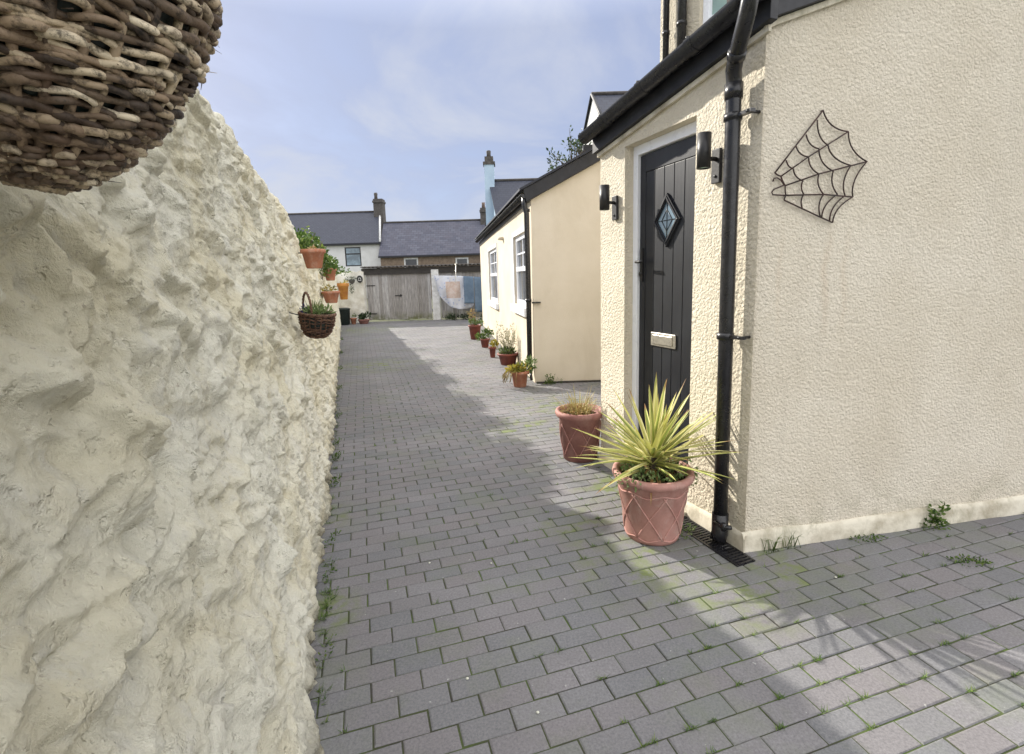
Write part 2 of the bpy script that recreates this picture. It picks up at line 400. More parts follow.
# thin cloud layer: noise on a plane overhead
zc = wm('ADD', wm('MAXIMUM', sp.outputs[2], 0.0), .22)
cb = nt.nodes.new('ShaderNodeCombineXYZ'); nt.links.new(wm('DIVIDE', sp.outputs[0], zc), cb.inputs[0]); nt.links.new(wm('DIVIDE', sp.outputs[1], zc), cb.inputs[1])
n1 = nt.nodes.new('ShaderNodeTexNoise'); n1.inputs['Scale'].default_value = 1.1; n1.inputs['Detail'].default_value = 9; n1.inputs['Roughness'].default_value = .58; n1.inputs['Distortion'].default_value = .5
nt.links.new(cb.outputs[0], n1.inputs['Vector'])
n2 = nt.nodes.new('ShaderNodeTexNoise'); n2.inputs['Scale'].default_value = .45; n2.inputs['Detail'].default_value = 4
nt.links.new(cb.outputs[0], n2.inputs['Vector'])
def wramp(f, st):
    r = nt.nodes.new('ShaderNodeValToRGB'); e = r.color_ramp.elements
    while len(e) < len(st): e.new(.5)
    for i, (p, c) in enumerate(st): e[i].position = p; e[i].color = (*c, 1) if isinstance(c, tuple) else (c, c, c, 1)
    nt.links.new(f, r.inputs[0]); return r.outputs[0]
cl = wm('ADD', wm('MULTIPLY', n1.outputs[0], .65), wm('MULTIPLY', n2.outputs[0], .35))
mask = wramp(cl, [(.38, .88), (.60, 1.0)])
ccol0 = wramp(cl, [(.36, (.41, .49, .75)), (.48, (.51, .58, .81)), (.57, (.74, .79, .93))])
# brightness added to unseen cloud overhead, right and behind the viewer, lifting shaded walls
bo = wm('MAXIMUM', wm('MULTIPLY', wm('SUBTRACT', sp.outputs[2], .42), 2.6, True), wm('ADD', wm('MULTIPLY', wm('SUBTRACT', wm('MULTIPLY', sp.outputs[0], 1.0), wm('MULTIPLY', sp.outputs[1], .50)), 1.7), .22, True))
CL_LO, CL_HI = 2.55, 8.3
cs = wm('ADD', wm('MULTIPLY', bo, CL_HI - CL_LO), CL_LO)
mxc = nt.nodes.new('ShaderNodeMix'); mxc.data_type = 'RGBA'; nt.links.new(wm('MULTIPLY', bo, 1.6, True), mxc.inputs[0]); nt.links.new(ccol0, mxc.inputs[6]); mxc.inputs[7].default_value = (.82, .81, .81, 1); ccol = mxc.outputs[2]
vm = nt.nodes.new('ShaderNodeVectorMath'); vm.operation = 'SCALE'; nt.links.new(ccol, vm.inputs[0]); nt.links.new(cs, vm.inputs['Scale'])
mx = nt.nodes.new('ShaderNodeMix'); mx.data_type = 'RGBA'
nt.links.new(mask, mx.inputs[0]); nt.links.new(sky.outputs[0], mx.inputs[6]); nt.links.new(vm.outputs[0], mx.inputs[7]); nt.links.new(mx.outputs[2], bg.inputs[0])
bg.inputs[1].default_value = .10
sc.view_settings.view_transform = 'Standard'; sc.view_settings.look = 'None'; sc.view_settings.gamma = 1; sc.view_settings.exposure = 1.72

# ------------------------------------------------------------------ ground
mb = MB(); mb.quad((-400, -400, -.03), (400, -400, -.03), (400, 600, -.03), (-400, 600, -.03))
tag(mb.build('ground', M['land']), kind='structure')
mb = MB(); mb.quad((-9, -2.5, -.004), (6.5, -2.5, -.004), (6.5, 18.1, -.004), (-9, 18.1, -.004))
tag(mb.build('paving_bed', M['joint']), kind='structure')
PA = math.radians(16.8); PR = V((math.cos(PA), math.sin(PA), 0)); PN = V((-PR.y, PR.x, 0))
def base_x(y): return -.2136 - .3345 * y
def paved(p):
    if p.y > 18.0 or p.y < -1.6 or p.x > 5.2: return False
    if p.x < base_x(p.y) - .22: return False
    q = p - CO
    if q.dot(N) > .03 and q.dot(NG) > .03 and q.dot(D) < 1.38: return False
    if p.x > 2.2 and q.dot(NG) > .03: return False
    e = p - EX
    if p.y > EX.y + .03 and p.x > EX.x + (p.y - EX.y) * (-.1347 / .9909) + .05: return False
    return True
mb = MB(); joints = []
rr_ = random.Random(3)
for j in range(-46, 236):
    off = (.5 if j % 2 else 0) + rr_.uniform(-.03, .03)
    for i in range(-46, 52):
        c = PR * ((i + off) * .1790) + PN * (j * .0900) + V((.013, .03, 0))
        # courses were laid slightly off straight
        c = c + PN * (.012 * math.sin(c.x * 1.3 + c.y * .4))
        if not paved(c): continue
        zt = rr_.uniform(-.0015, .0015); tx = rr_.uniform(-.010, .010); ty = rr_.uniform(-.018, .018); ra = rr_.uniform(-.012, .012)
        a = (PR * math.cos(ra) + PN * math.sin(ra)); b = (PN * math.cos(ra) - PR * math.sin(ra))
        hl = .0880 - rr_.uniform(0, .0022); hw = .0438 - rr_.uniform(0, .0014); ch = rr_.uniform(.003, .006)
        vs = []
        for (k, dz) in ((0, -.014), (0, -.0032), (ch, 0)):
            for sx, sy in ((-1, -1), (1, -1), (1, 1), (-1, 1)):
                x = sx * (hl - k); y = sy * (hw - k)
                vs.append(c + a * x + b * y + V((0, 0, zt + dz + x * tx + y * ty)))
        mb.add(vs, [(8, 9, 10, 11)] + [(k, (k + 1) % 4, 4 + (k + 1) % 4, 4 + k) for k in range(4)] + [(4 + k, 4 + (k + 1) % 4, 8 + (k + 1) % 4, 8 + k) for k in range(4)], 0, False)
        joints.append(c)
tag(mb.build('paving', M['paver']), kind='structure')

# ------------------------------------------------------------------ left rubble wall
def batter(y): return .125 if y < 4 else .125 - .085 * min(1, (y - 4) / 6)
def interp(x, t):
    if x <= t[0][0]: return t[0][1]
    for (a, b), (c, d) in zip(t, t[1:]):
        if x <= c: return b + (d - b) * (x - a) / (c - a)
    return t[-1][1]
def wall_h(y):
    h = interp(y, [(-2, 2.30), (.8, 2.33), (1.6, 2.30), (2.4, 2.27), (4.4, 2.19), (5.0, 2.02), (5.6, 1.83), (8, 1.82), (12, 1.82), (17.7, 1.74)])
    return h + .035 * noise.noise(V((y * 2.1, 3, 1))) + .02 * noise.noise(V((y * 7, 8, 1)))
def disp(y, z):
    p = V((y * 1.0, z * 1.15, 0))
    wx = noise.noise(V((y * 2.2, z * 2.2, 5))); wy = noise.noise(V((y * 2.2, z * 2.2, 11)))
    q = V((y * 3.1 + wx * .75 + z * .5, z * 4.6 + wy * .75, 2.0))
    dd, pp = noise.voronoi(q)
    e = dd[1] - dd[0]; k = min(1, e / .42); k = k * k * (3 - 2 * k)
    c = noise.cell(pp[0] * 3.7) 
    def facet(qq, amp, sd):
        d_, p_ = noise.voronoi(qq); cx = noise.cell(p_[0] * 5.1 + V((sd, 0, 0))) - .5; cy = noise.cell(p_[0] * 6.3 + V((0, sd, 0))) - .5
        v = qq - p_[0]; e_ = min(1, (d_[1] - d_[0]) / .22)
        return amp * (cx * v.x + cy * v.y) * 2 * e_ - amp * .25 * (1 - e_)
    h = -.020 + k * (.014 + .020 * c)
    h += facet(V((y * 4.2 + wx * .5 + z * 1.2, z * 5.0 + wy * .5, 7.0)), .024, 3) + facet(V((y * 11 + wx, z * 12 + wy - y * 2, 17.0)), .010, 9)
    h += .026 * noise.noise(V((y * 1.1, z * 1.6, 9)))
    r1 = 1 - abs(noise.noise(V((y * 3.5 + wx, z * 5.0 - y * 2.5, 21)))) * 2.2
    h += .020 * max(0, r1) ** 1.5 - .010
    # plaster ledges that run diagonally
    g_ = y * 4.0 + z * 5.5 + wx * 1.4; st_ = g_ - math.floor(g_)
    h += .014 * (st_ ** 3) * max(0, min(1, noise.noise(V((y * 1.7, z * 1.7, 61))) * 3 + .4))
    h += .0145 * noise.fractal(V((y * 7 + wx, z * 7, 31)), .62, 2.1, 7)
    h -= .008 * max(0, abs(noise.noise(V((y * 5 + wx * 2, z * 7 + wy * 2, 81)))) * -9 + 1)
    f2 = noise.noise(V((y * 6, z * 6, 71)))
    h -= .020 * max(0, f2 - .35) * 2
    h += .0045 * abs(noise.noise(V((y * 55, z * 55, 51))))
    h -= .010 * max(0, noise.noise(V((y * 30, z * 34, 91))) - .30) * 2.5
    return h
ys = [-1.5]
while ys[-1] < 17.7:
    y = ys[-1]; ys.append(y + (.05 if y < -.2 else max(.0045, .0055 * y)))
nz = 400; ncap = 24
WN = V((.948, .318, 0)); prof_n = nz + ncap + 12
mb = MB(); vs = []
for y in ys:
    h = wall_h(y); b = batter(y); x0 = base_x(y)
    base = V((x0, y, 0)); fade = 1.0 if y < 5 else max(.55, 1 - (y - 5) * .06)
    for i in range(nz):
        z = (h - .07) * i / (nz - 1)
        out = disp(y, z) * fade - b * z
        vs.append(base + WN * out + V((0, 0, z)))
    f0 = disp(y, h - .07) * fade - b * (h - .07)
    for i in range(ncap):
        t = (i + 1) / ncap; a = t * math.pi
        wd = .30
        o = f0 - wd * .5 * (1 - math.cos(a)); z = h - .07 + .07 * math.sin(a) ** .6 + .02 * noise.noise(V((y * 9, o * 9, 3)))
        vs.append(base + WN * o + V((0, 0, z)))
    for i in range(12):
        z = (h - .07) * (1 - (i + 1) / 12)
        vs.append(base + WN * (f0 - .30) + V((0, 0, z)))
m_ = prof_n; fs = []
for a in range(len(ys) - 1):
    for i in range(m_ - 1):
        k = a * m_ + i; fs.append((k, k + 1 - 0, k + m_ + 1, k + m_)[::-1])
fs.append(tuple(range(m_))); fs.append(tuple((len(ys) - 1) * m_ + i for i in range(m_ - 1, -1, -1)))
mb.add(vs, fs)
tag(mb.build('rubble_wall', M['wall'], loc=(base_x(4), 4, 0)), 'tall cream limewashed rubble stone wall running down the left side of the alley', 'wall')
print('wall', time.time() - T0, len(vs))
def wall_pt(y, z, out=0):   # a point on the face of the rubble wall
    return V((base_x(y), y, 0)) + WN * (disp(y, z) - batter(y) * z + out) + V((0, 0, z))

# ------------------------------------------------------------------ planar walls with openings
def panel(mb, fr, s0, s1, z0, ztop, ops=(), depth=.12, o=0.0, flip=False):
    """front face at inward offset o, real openings with reveals; ztop(s) gives the top edge"""
    ss = sorted({s0, s1, *[a for q in ops for a in q[:2]]}); zs = sorted({z0, *[a for q in ops for a in q[2:4]]})
    def Q(a, b, c, d):
        mb.quad(*( (a, b, c, d) if not flip else (d, c, b, a)))
    for a, b in zip(ss, ss[1:]):
        lv = zs + [None]
        for u, v_ in zip(lv, lv[1:]):
            if any(q[0] <= a and q[1] >= b and v_ is not None and q[2] <= u and q[3] >= v_ for q in ops): continue
            za = ztop(a) if v_ is None else v_; zb = ztop(b) if v_ is None else v_
            Q(fr(a, o, u), fr(b, o, u), fr(b, o, zb), fr(a, o, za))
    for (a, b, u, v_) in [q[:4] for q in ops]:
        Q(fr(a, o, u), fr(a, o, v_), fr(a, o + depth, v_), fr(a, o + depth, u))
        Q(fr(b, o, u), fr(b, o + depth, u), fr(b, o + depth, v_), fr(b, o, v_))
        Q(fr(a, o, v_), fr(b, o, v_), fr(b, o + depth, v_), fr(a, o + depth, v_))
        Q(fr(a, o, u), fr(a, o + depth, u), fr(b, o + depth, u), fr(b, o, u))

# ------------------------------------------------------------------ cottage
cot = thing('cottage', CO, 'cream roughcast cottage with black front door and spider web ornament on its gable end', 'house')
eave = lambda s: 2.515 - .148 * s          # underside of the fascia
DO = (.43, 1.095, .03, 2.285)
mb = MB(); panel(mb, H, 0, 1.40, 0, lambda s: eave(s) + .16, [DO], .10)
for a in (1.40,):
    mb.quad(H(a, 0, 0), H(a, 0, eave(a) + .16), H(a, 1.1, eave(a) + .5), H(a, 1.1, 0))
mb.quad(H(DO[0], .10, 0), H(DO[1], .10, 0), H(DO[1], .3, 0), H(DO[0], .3, 0))
mb.build('front_wall', M['cast'], cot)
verge = lambda s: 2.54 + .36 * s
mb = MB()
gz = lambda s: verge(s) if s < 2.4 else verge(2.4) - .36 * (s - 2.4)
# gable face as a grid, gently uneven
cols = [0, .04] + [i * .12 for i in range(1, 41)]
vs = []; nzr = 26
for s in cols:
    for k in range(nzr):
        z = (gz(s) + .02) * k / (nzr - 1)
        o = .004 * noise.noise(V((s * 1.5, z * 1.5, 4))) + (.0 if s > .001 else .012)
        vs.append(G(s, o, z))
fs = []
for a in range(len(cols) - 1):
    for k in range(nzr - 1):
        q = a * nzr + k; fs.append((q, q + nzr, q + nzr + 1, q + 1))
mb.add(vs, fs); mb.build('gable_wall', M['cast2'], cot)
# base skirting with an uneven splayed top
mb = MB()
def skirt(fr, s0, s1, n, hh=.10, th=.018):
    vs = []; fs = []
    for i in range(n + 1):
        s = s0 + (s1 - s0) * i / n; h = hh + .012 * noise.noise(V((s * 3, 0, 0))); t = th + .006 * noise.noise(V((s * 5, 7, 0)))
        vs += [fr(s, -t - .006, 0), fr(s, -t, h * .75), fr(s, -t * .5, h * .97), fr(s, .004, h)]
        if i: fs += [((i - 1) * 4 + k, i * 4 + k, i * 4 + k + 1, (i - 1) * 4 + k + 1) for k in range(3)]
    mb.add(vs, fs)
skirt(G, -.02, 4.8, 60); skirt(H, -.02, .43, 8, .09); skirt(H, 1.075, 1.40, 6, .09)
mb.quad(H(-.02, -.02, 0), H(-.02, -.018, .07), G(-.02, -.018, .07), G(-.02, -.02, 0))
mb.build('plinth', M['plinth'], cot)
# eaves: cream strip, black fascia, roof
mb = MB()
def band(mb, fr, s0, s1, o0, o1, zf, d0, d1, n=1):
    for i in range(n):
        a = s0 + (s1 - s0) * i / n; b = s0 + (s1 - s0) * (i + 1) / n
        mb.hexa([fr(a, o0, zf(a) + d0), fr(b, o0, zf(b) + d0), fr(b, o1, zf(b) + d0), fr(a, o1, zf(a) + d0),
                 fr(a, o0, zf(a) + d1), fr(b, o0, zf(b) + d1), fr(b, o1, zf(b) + d1), fr(a, o1, zf(a) + d1)])
band(mb, H, -.03, 1.41, -.022, -.002, eave, -.022, .006)
band(mb, G, -.02, 2.4, -.022, -.002, verge, -.022, .006)
mb.build('eaves_trim', M['plinth'], cot, bevel=.002)
mb = MB(); band(mb, H, -.06, 1.43, -.048, -.003, eave, .008, .135); mb.build('fascia', M['fascia'], cot, bevel=.003)
mb = MB(); band(mb, G, -.03, 2.40, -.05, -.003, verge, .008, .20); mb.build('barge_board', M['fascia'], cot, bevel=.003)
mb = MB()
for (a, b) in ((-.10, 1.47),):
    p = [H(a, -.10, eave(a) + .142), H(b, -.10, eave(b) + .142), H(b, 1.15, eave(b) + .60), H(a, 1.15, eave(a) + .60)]
    mb.hexa([*p, *[q + V((0, 0, .03)) for q in p]])
    p = [G(-.04, -.075, verge(0) + .205), G(2.4, -.075, verge(2.4) + .205), G(2.4, .25, verge(2.4) + .205), G(-.04, .25, verge(0) + .205)]
    mb.hexa([*p, *[q + V((0, 0, .03)) for q in p]])
mb.build('porch_roof', M['gbrick'], cot)
# gutter: half round channel with brackets, sloping with the eaves
def gutter(parent, fr, s0, s1, o, zf, r, dz, nb, name='gutter', seg=1, bend=None):
    mb = MB(); n = 12; prof = [(math.cos(math.pi + math.pi * k / n), math.sin(math.pi + math.pi * k / n)) for k in range(n + 1)]
    def chan(a, b, rr, th, lip=0):
        vs = []; 
        for s in (a, b):
            for rad in (rr, rr - th):
                for (cx, cz) in prof: vs.append(fr(s, o + cx * rad, zf(s) + dz + cz * rad * 1.0))
        k = n + 1; fs = []
        for j in range(n):
            fs += [(j, j + 1, 2 * k + j + 1, 2 * k + j)[::-1], (k + j, k + j + 1, 3 * k + j + 1, 3 * k + j), (j, j + 1, k + j + 1, k + j), (2 * k + j, 2 * k + j + 1, 3 * k + j + 1, 3 * k + j)]
        fs += [(0, k, 3 * k, 2 * k), (n, k + n, 3 * k + n, 2 * k + n)]
        mb.add(vs, fs)
        return fs
    chan(s0, s1, r, .004)
    for s, sg in ((s0, 1), (s1, -1)):
        vs = [fr(s, o + cx * r, zf(s) + dz + cz * r) for (cx, cz) in prof]
        mb.add(vs, [tuple(range(len(vs)))], 0, False)
    g = mb.build(name, M['black'], parent)
    for i in range(nb):
        s = s0 + (s1 - s0) * (i + .3) / nb
        mb = MB()
        chan(s - .022, s + .022, r + .006, .005)
        mb.tube([fr(s, o - r - .004, zf(s) + dz + .004), fr(s, o - r + .02, zf(s) + dz + .010)], .006, 6)
        mb.box(s - .012, s + .012, o + r - .01, -.045, -.02, .02, lambda x, y, z: fr(x, y, zf(s) + dz + z))
        mb.build('gutter_bracket', M['black'], g)
    return g
gutter(cot, H, -.20, 1.44, -.105, eave, .056, .135, 4)
# downpipe
dp = MB(); pr = .0355
path = [H(.108, -.062, .10), H(.112, -.062, 1.2), H(.116, -.062, 2.26), H(.112, -.066, 2.33), H(.10, -.085, 2.375), H(.05, -.12, 2.42), H(-.03, -.17, 2.475), H(-.075, -.195, 2.52), H(-.095, -.20, 2.58), H(-.10, -.20, 2.85)]
dp.tube(path, pr, 16)
for p, q in ((2.255, 2.325), (1.10, 1.10)):
    if q > p: dp.tube([H(.116, -.062, p), H(.116, -.063, q)], pr + .006, 16)
dp.tube([H(-.094, -.20, 2.57), H(-.096, -.20, 2.61)], pr + .006, 16)
dp.tube([H(.060, -.113, 2.41), H(.035, -.130, 2.43)], pr + .005, 16)
dp.tube([H(.108, -.062, .17), H(.108, -.062, .06), H(.108, -.075, .02)], pr + .006, 16)
dpo = dp.build('downpipe', M['black'], cot)
for z in (2.175, 1.125):
    mb = MB(); mb.tube([H(.116, -.062, z - .016), H(.116, -.062, z + .016)], pr + .007, 16)
    mb.box(.0, .10, -.075, -.045, z - .008, z + .008, H)
    mb.tube([H(.02, -.078, z), H(.02, -.002, z)], .008, 8)
    mb.build('pipe_clip', M['black'], dpo)
mb = MB(); mb.tube([H(.108, -.095, .13), H(.03, -.115, .135), H(-.005, -.10, .15)], .011, 8); mb.tube([H(.03, -.115, .12), H(.03, -.115, .16)], .013, 8)
mb.build('tap', M['black'], dpo)
# door
fo = .066
mb = MB(); a, b, c, d = DO; fwid = .036
mb.box(a, a + fwid, fo, fo + .05, c, d, H); mb.box(b - fwid - .012, b, fo, fo + .05, c, d, H); mb.box(a + fwid, b - fwid - .012, fo, fo + .05, d - .062, d, H)
mb.box(a + fwid, b - fwid - .012, fo - .02, fo + .05, c, c + .035, H)
frm = mb.build('door_frame', M['white'], cot, bevel=.004)
da, db, dc, dt = a + fwid + .004, b - fwid - .016, c + .04, d - .068
M['door'] = None
t = NT('black_woodgrain_door'); cc = t.coord('Object', (30, 30, 1.6)); g1 = t.noise(cc, 2.2, 6, .7, .8)
t.bump(g1, .35, .0022); M['door'] = t.fin(t.ramp(t.noise(t.coord('Object'), 5, 4), [(.35, (.008, .009, .013)), (.65, (.014, .016, .021))]), .42, .4)
mb = MB(); st = .055; z0, z1 = dc, dt; of = fo + .022
mb.box(da, db, of + .008, of + .045, z0, z1, H)
mb.box(da, da + st, of, of + .009, z0, z1, H); mb.box(db - st, db, of, of + .009, z0, z1, H)
mb.box(da + st, db - st, of, of + .009, z1 - .11, z1, H); mb.box(da + st, db - st, of, of + .009, z0, z0 + .16, H)
nbd = 5; pw = (db - da - 2 * st) / nbd
for i in range(nbd):
    mb.box(da + st + i * pw + .002, da + st + (i + 1) * pw - .002, of + .003, of + .009, z0 + .163, z1 - .113, H)
door = mb.build('door', M['door'], cot, bevel=.0025)
mb = MB(); cs_, cz_ = .765, 1.775; hw, hh = .125, .165
def diamond(mb, w0, h0, w1, h1, oa, ob):
    o_ = [(w0, 0), (0, h0), (-w0, 0), (0, -h0)]; i_ = [(w1, 0), (0, h1), (-w1, 0), (0, -h1)]
    for k in range(4):
        p, q = o_[k], o_[(k + 1) % 4]; r_, s_ = i_[(k + 1) % 4], i_[k]
        pts = [p, q, r_, s_]
        mb.hexa([H(cs_ + u, oa, cz_ + v) for (u, v) in pts] + [H(cs_ + u, ob, cz_ + v) for (u, v) in pts])
diamond(mb, hw, hh, hw * .72, hh * .72, of - .012, of + .008); diamond(mb, hw * .9, hh * .9, hw * .80, hh * .80, of - .018, of - .008)
df = mb.build('window_frame', M['door'], door, bevel=.002)
mb = MB(); mb.quad(*[H(cs_ + u, of - .002, cz_ + v) for u, v in ((hw * .75, 0), (0, hh * .75), (-hw * .75, 0), (0, -hh * .75))])
mb.build('pane', M['glass2'], df)
mb = MB(); w2 = .062; 
for k in range(4):
    pass
mb.tube([H(cs_ + .05, of - .004, cz_), H(cs_, of - .004, cz_ + .066), H(cs_ - .05, of - .004, cz_), H(cs_, of - .004, cz_ - .066), H(cs_ + .05, of - .004, cz_)], .0025, 5)
mb.tube([H(cs_ + .09, of - .004, cz_), H(cs_ - .09, of - .004, cz_)], .0022, 5); mb.tube([H(cs_, of - .004, cz_ + .12), H(cs_, of - .004, cz_ - .12)], .0022, 5)
mb.build('glazing_lead', M['blackmetal'], df)
mb = MB(); mb.box(.665, .905, of - .008, of + .002, .975, 1.065, H)
lb = mb.build('letterbox', M['steel'], door, bevel=.004)
mb = MB(); mb.box(.69, .88, of - .015, of - .007, .990, 1.050, H); mb.build('letterbox_flap', M['steel'], lb, bevel=.003)
mb = MB(); mb.box(1.0, 1.022, of - .012, of + .002, 1.40, 1.62, H); mb.tube([H(1.011, of - .01, 1.53), H(1.011, of - .055, 1.53), H(.93, of - .06, 1.53)], .010, 8)
mb.tube([H(1.011, of - .01, 1.45), H(1.011, of - .022, 1.45)], .014, 10)
mb.build('handle', M['blackmetal'], door)
mb = MB(); mb.box(DO[0] - .02, DO[1] + .02, -.05, .084, 0, .028, H); mb.build('doorstep', M['plinth'], cot, bevel=.004)
# taller main house behind the porch
U0 = H(2.03, 1.0, 0); U1 = G(1.15, .35, 0)
ud = (U1 - U0); ul = ud.length; ud.normalize(); un = V((-ud.y, ud.x, 0)) 
un = V((.97, .24, 0)).normalized()
def UP(s, o, z): return U0 + ud * s + un * o + V((0, 0, z))
mb = MB(); panel(mb, UP, 0, ul, 0, lambda s: 5.6, [(.43, 1.25, 3.38, 4.6)], .08)
mb.quad(UP(0, 0, 0), UP(0, 0, 5.6), UP(0, 5, 5.6), UP(0, 5, 0)); mb.quad(UP(ul, 0, 2.5), UP(ul, 5, 2.5), UP(ul, 5, 5.6), UP(ul, 0, 5.6))
mb.quad(UP(0, 5, 0), UP(0, 5, 5.6), UP(ul, 5, 5.6), UP(ul, 5, 0))
mb.build('main_wall', M['cast'], cot)
mb = MB()
mb.add([UP(-.2, -.2, 5.55), UP(ul + .2, -.2, 5.55), UP(ul + .2, 2.5, 7.1), UP(-.2, 2.5, 7.1), UP(-.2, 5.2, 5.55), UP(ul + .2, 5.2, 5.55)],
       [(0, 1, 2, 3), (3, 2, 5, 4), (0, 3, 4), (1, 5, 2), (0, 4, 5, 1)], 0, False)
mb.build('main_roof', M['slate'], cot)
mb = MB(); a, b, c, d = .43, 1.25, 3.38, 4.6
mb.box(a, a + .06, .03, .08, c, d, UP); mb.box(b - .06, b, .03, .08, c, d, UP); mb.box(a + .06, b - .06, .03, .08, c, c + .06, UP); mb.box(a + .06, b - .06, .03, .08, d - .06, d, UP)
mb.box((a + b) / 2 - .03, (a + b) / 2 + .03, .03, .08, c + .06, d - .06, UP)
wf = mb.build('window', M['white'], cot, bevel=.004)
mb = MB(); mb.quad(UP(a, .06, c), UP(b, .06, c), UP(b, .06, d), UP(a, .06, d)); mb.build('pane', M['glassg'], wf)
for s, r_ in ((.13, .026), (.305, .036)):
    mb = MB(); mb.tube([UP(s, -.05, 2.7), UP(s, -.05, 5.5)], r_, 12)
    for z in (3.45, 3.75, 4.6): mb.tube([UP(s, -.05, z), UP(s, -.05, z + .03)], r_ + .006, 12)
    mb.build('soil_pipe', M['black'], cot)
# rear wing of the cottage, roof just above the outbuilding
mb = MB(); X0, Y0, X1, Y1, ZT = 1.36, 8.3, 5.0, 13.5, 3.46
mb.quad((X0, Y0, 0), (X1, Y0, 0), (X1, Y0, ZT), (X0, Y0, ZT)); mb.quad((X0, Y0, 0), (X0, Y0, ZT), (X0, Y1, ZT), (X0, Y1, 0))
mb.quad((X1, Y0, 0), (X1, Y1, 0), (X1, Y1, ZT), (X1, Y0, ZT)); mb.quad((X0, Y1, 0), (X0, Y1, ZT), (X1, Y1, ZT), (X1, Y1, 0))
mb.build('wing_wall', M['rend2'], cot)
mb = MB(); mb.add([(X0 - .12, Y0 - .12, ZT), (X1, Y0 - .12, ZT), (X1, Y1, ZT), (X0 - .12, Y1, ZT), (X0 + .2, (Y0 + Y1) / 2, ZT + .35), (X1, (Y0 + Y1) / 2, ZT + .35)], [(0, 1, 5, 4), (4, 5, 2, 3), (0, 4, 3), (1, 2, 5), (0, 3, 2, 1)], 0, False)
mb.box(X0 - .14, X1, Y0 - .18, Y0 - .12, ZT - .06, ZT + .03)
mb.build('wing_roof', M['fascia'], cot)
mb = MB(); mb.tube([(X0 + .02, Y0 - .06, 2.4), (X0 + .02, Y0 - .06, ZT - .05)], .035, 10); mb.build('wing_pipe', M['black'], cot)

# wall lamps
def wall_lamp(s, z, label, sc_=1.0):
    loc = H(s, 0, z)
    o = thing('wall_lamp', loc, label, 'wall light', 'black wall lights either side of the door')
    mb = MB(); mb.box(s - .028, s + .028, -.022, -.003, z - .085 * sc_, z + .085 * sc_, H); mb.tube([H(s, -.02, z - .05), H(s, -.028, z - .05)], .008, 8); mb.build('back_plate', M['blackmetal'], o, bevel=.003)
    mb = MB(); mb.tube([H(s, -.02, z + .035), H(s, -.075, z + .035)], .011, 10); mb.build('arm', M['blackmetal'], o)
    mb = MB(); c = H(s, -.098, 0)
    zz0, zz1 = z - .015 * sc_, z + .155 * sc_
    mb.lathe(c, [(.026, zz0 + .01), (.031, zz0 + .01), (.031, zz0), (.034, zz0), (.034, zz1), (.031, zz1), (.031, zz1 - .012), (.026, zz1 - .012)], 24)
    mb.build('lamp_shade', M['blackmetal'], o)
    mb = MB(); mb.lathe(c, [(.024, zz0 + .004), (.024, zz0 + .0095)], 16); mb.build('lens', M['glassg'], o)
wall_lamp(.262, 1.985, 'black cylinder wall light between the front door and the downpipe')
wall_lamp(1.19, 1.905, 'black cylinder wall light on the far side of the front door', .95)

# spider web ornament
rings = [[(0.065, 1.898), (0.098, 1.883), (0.123, 1.841), (0.129, 1.797), (0.121, 1.775)], [(0.121, 1.956), (0.161, 1.918), (0.215, 1.863), (0.225, 1.801), (0.22, 1.738)], [(0.168, 2.021), (0.239, 1.972), (0.3, 1.895), (0.333, 1.801), (0.323, 1.695)], [(0.219, 2.072), (0.292, 2.009), (0.378, 1.908), (0.409, 1.801), (0.354, 1.685)], [(0.274, 2.137), (0.339, 2.027), (0.473, 1.935), (0.452, 1.795), (0.471, 1.737)], [(0.302, 2.18), (0.446, 2.089), (0.561, 1.954), (0.496, 1.789), (0.392, 1.669)]]
web = MB(); hub = V((.06, 1.82, 0))
def wp(p, o=-.014): return G(p[0], o, p[1])
for k in range(5):
    web.tube([wp(r_[k]) for r_ in (rings[0], rings[2], rings[5])], .0036, 6)
rings[4][4] = (.385, 1.700); rings[3][4] = (.33, 1.69)
rings[4][4] = (.375, 1.676)
for ri, r_ in enumerate(rings):
    for a, b in zip(r_, r_[1:]):
        a_, b_ = V((*a, 0)), V((*b, 0)); mid = (a_ + b_) / 2; L_ = (b_ - a_).length
        tow = (hub - mid).normalized() * L_ * (.16 if ri else .05)
        pts = []
        for t_ in range(9):
            t = t_ / 8; q = a_ * (1 - t) ** 2 + (mid + tow * 2) * 2 * t * (1 - t) + b_ * t * t; pts.append(wp(q, -.0145))
        web.tube(pts, .0034, 6)
web.tube([wp(p) for p in [(.057, 1.859), (.062, 1.874), (.08, 1.876), (.1, 1.865), (.118, 1.843)]], .0034, 6)
web.tube([wp(p) for p in [(.129, 1.797), (.09, 1.798), (.06, 1.80), (.053, 1.811), (.066, 1.825), (.095, 1.835), (.12, 1.845)]], .0034, 6)
for p in (rings[5][0], rings[5][2], rings[0][3]): web.tube([wp(p, -.002), wp(p, -.016)], .0035, 6)
tag(web.build('web_ornament', M['iron'], loc=G(.25, -.01, 1.9)), 'black iron spider web ornament fixed to the cream gable wall', 'wall ornament')

# drain channel
dr = thing('drain_channel', H(.2, -.09, 0), 'black slotted drain grating along the foot of the wall beside the downpipe', 'drain')
mb = MB(); mb.box(-.10, .62, -.150, -.138, -.004, .006, H); mb.box(-.10, .62, -.042, -.030, -.004, .006, H); mb.box(-.10, .62, -.138, -.042, -.004, .0005, H); mb.build('channel', M['black'], dr)
mb = MB(); s = -.095
while s < .615:
    for o in (-.135, -.088): mb.box(s, s + .010, o, o + .043, .001, .007, H)
    s += .021
mb.box(-.10, .62, -.092, -.088, .001, .0075, H)
mb.build('grating', M['black'], dr)

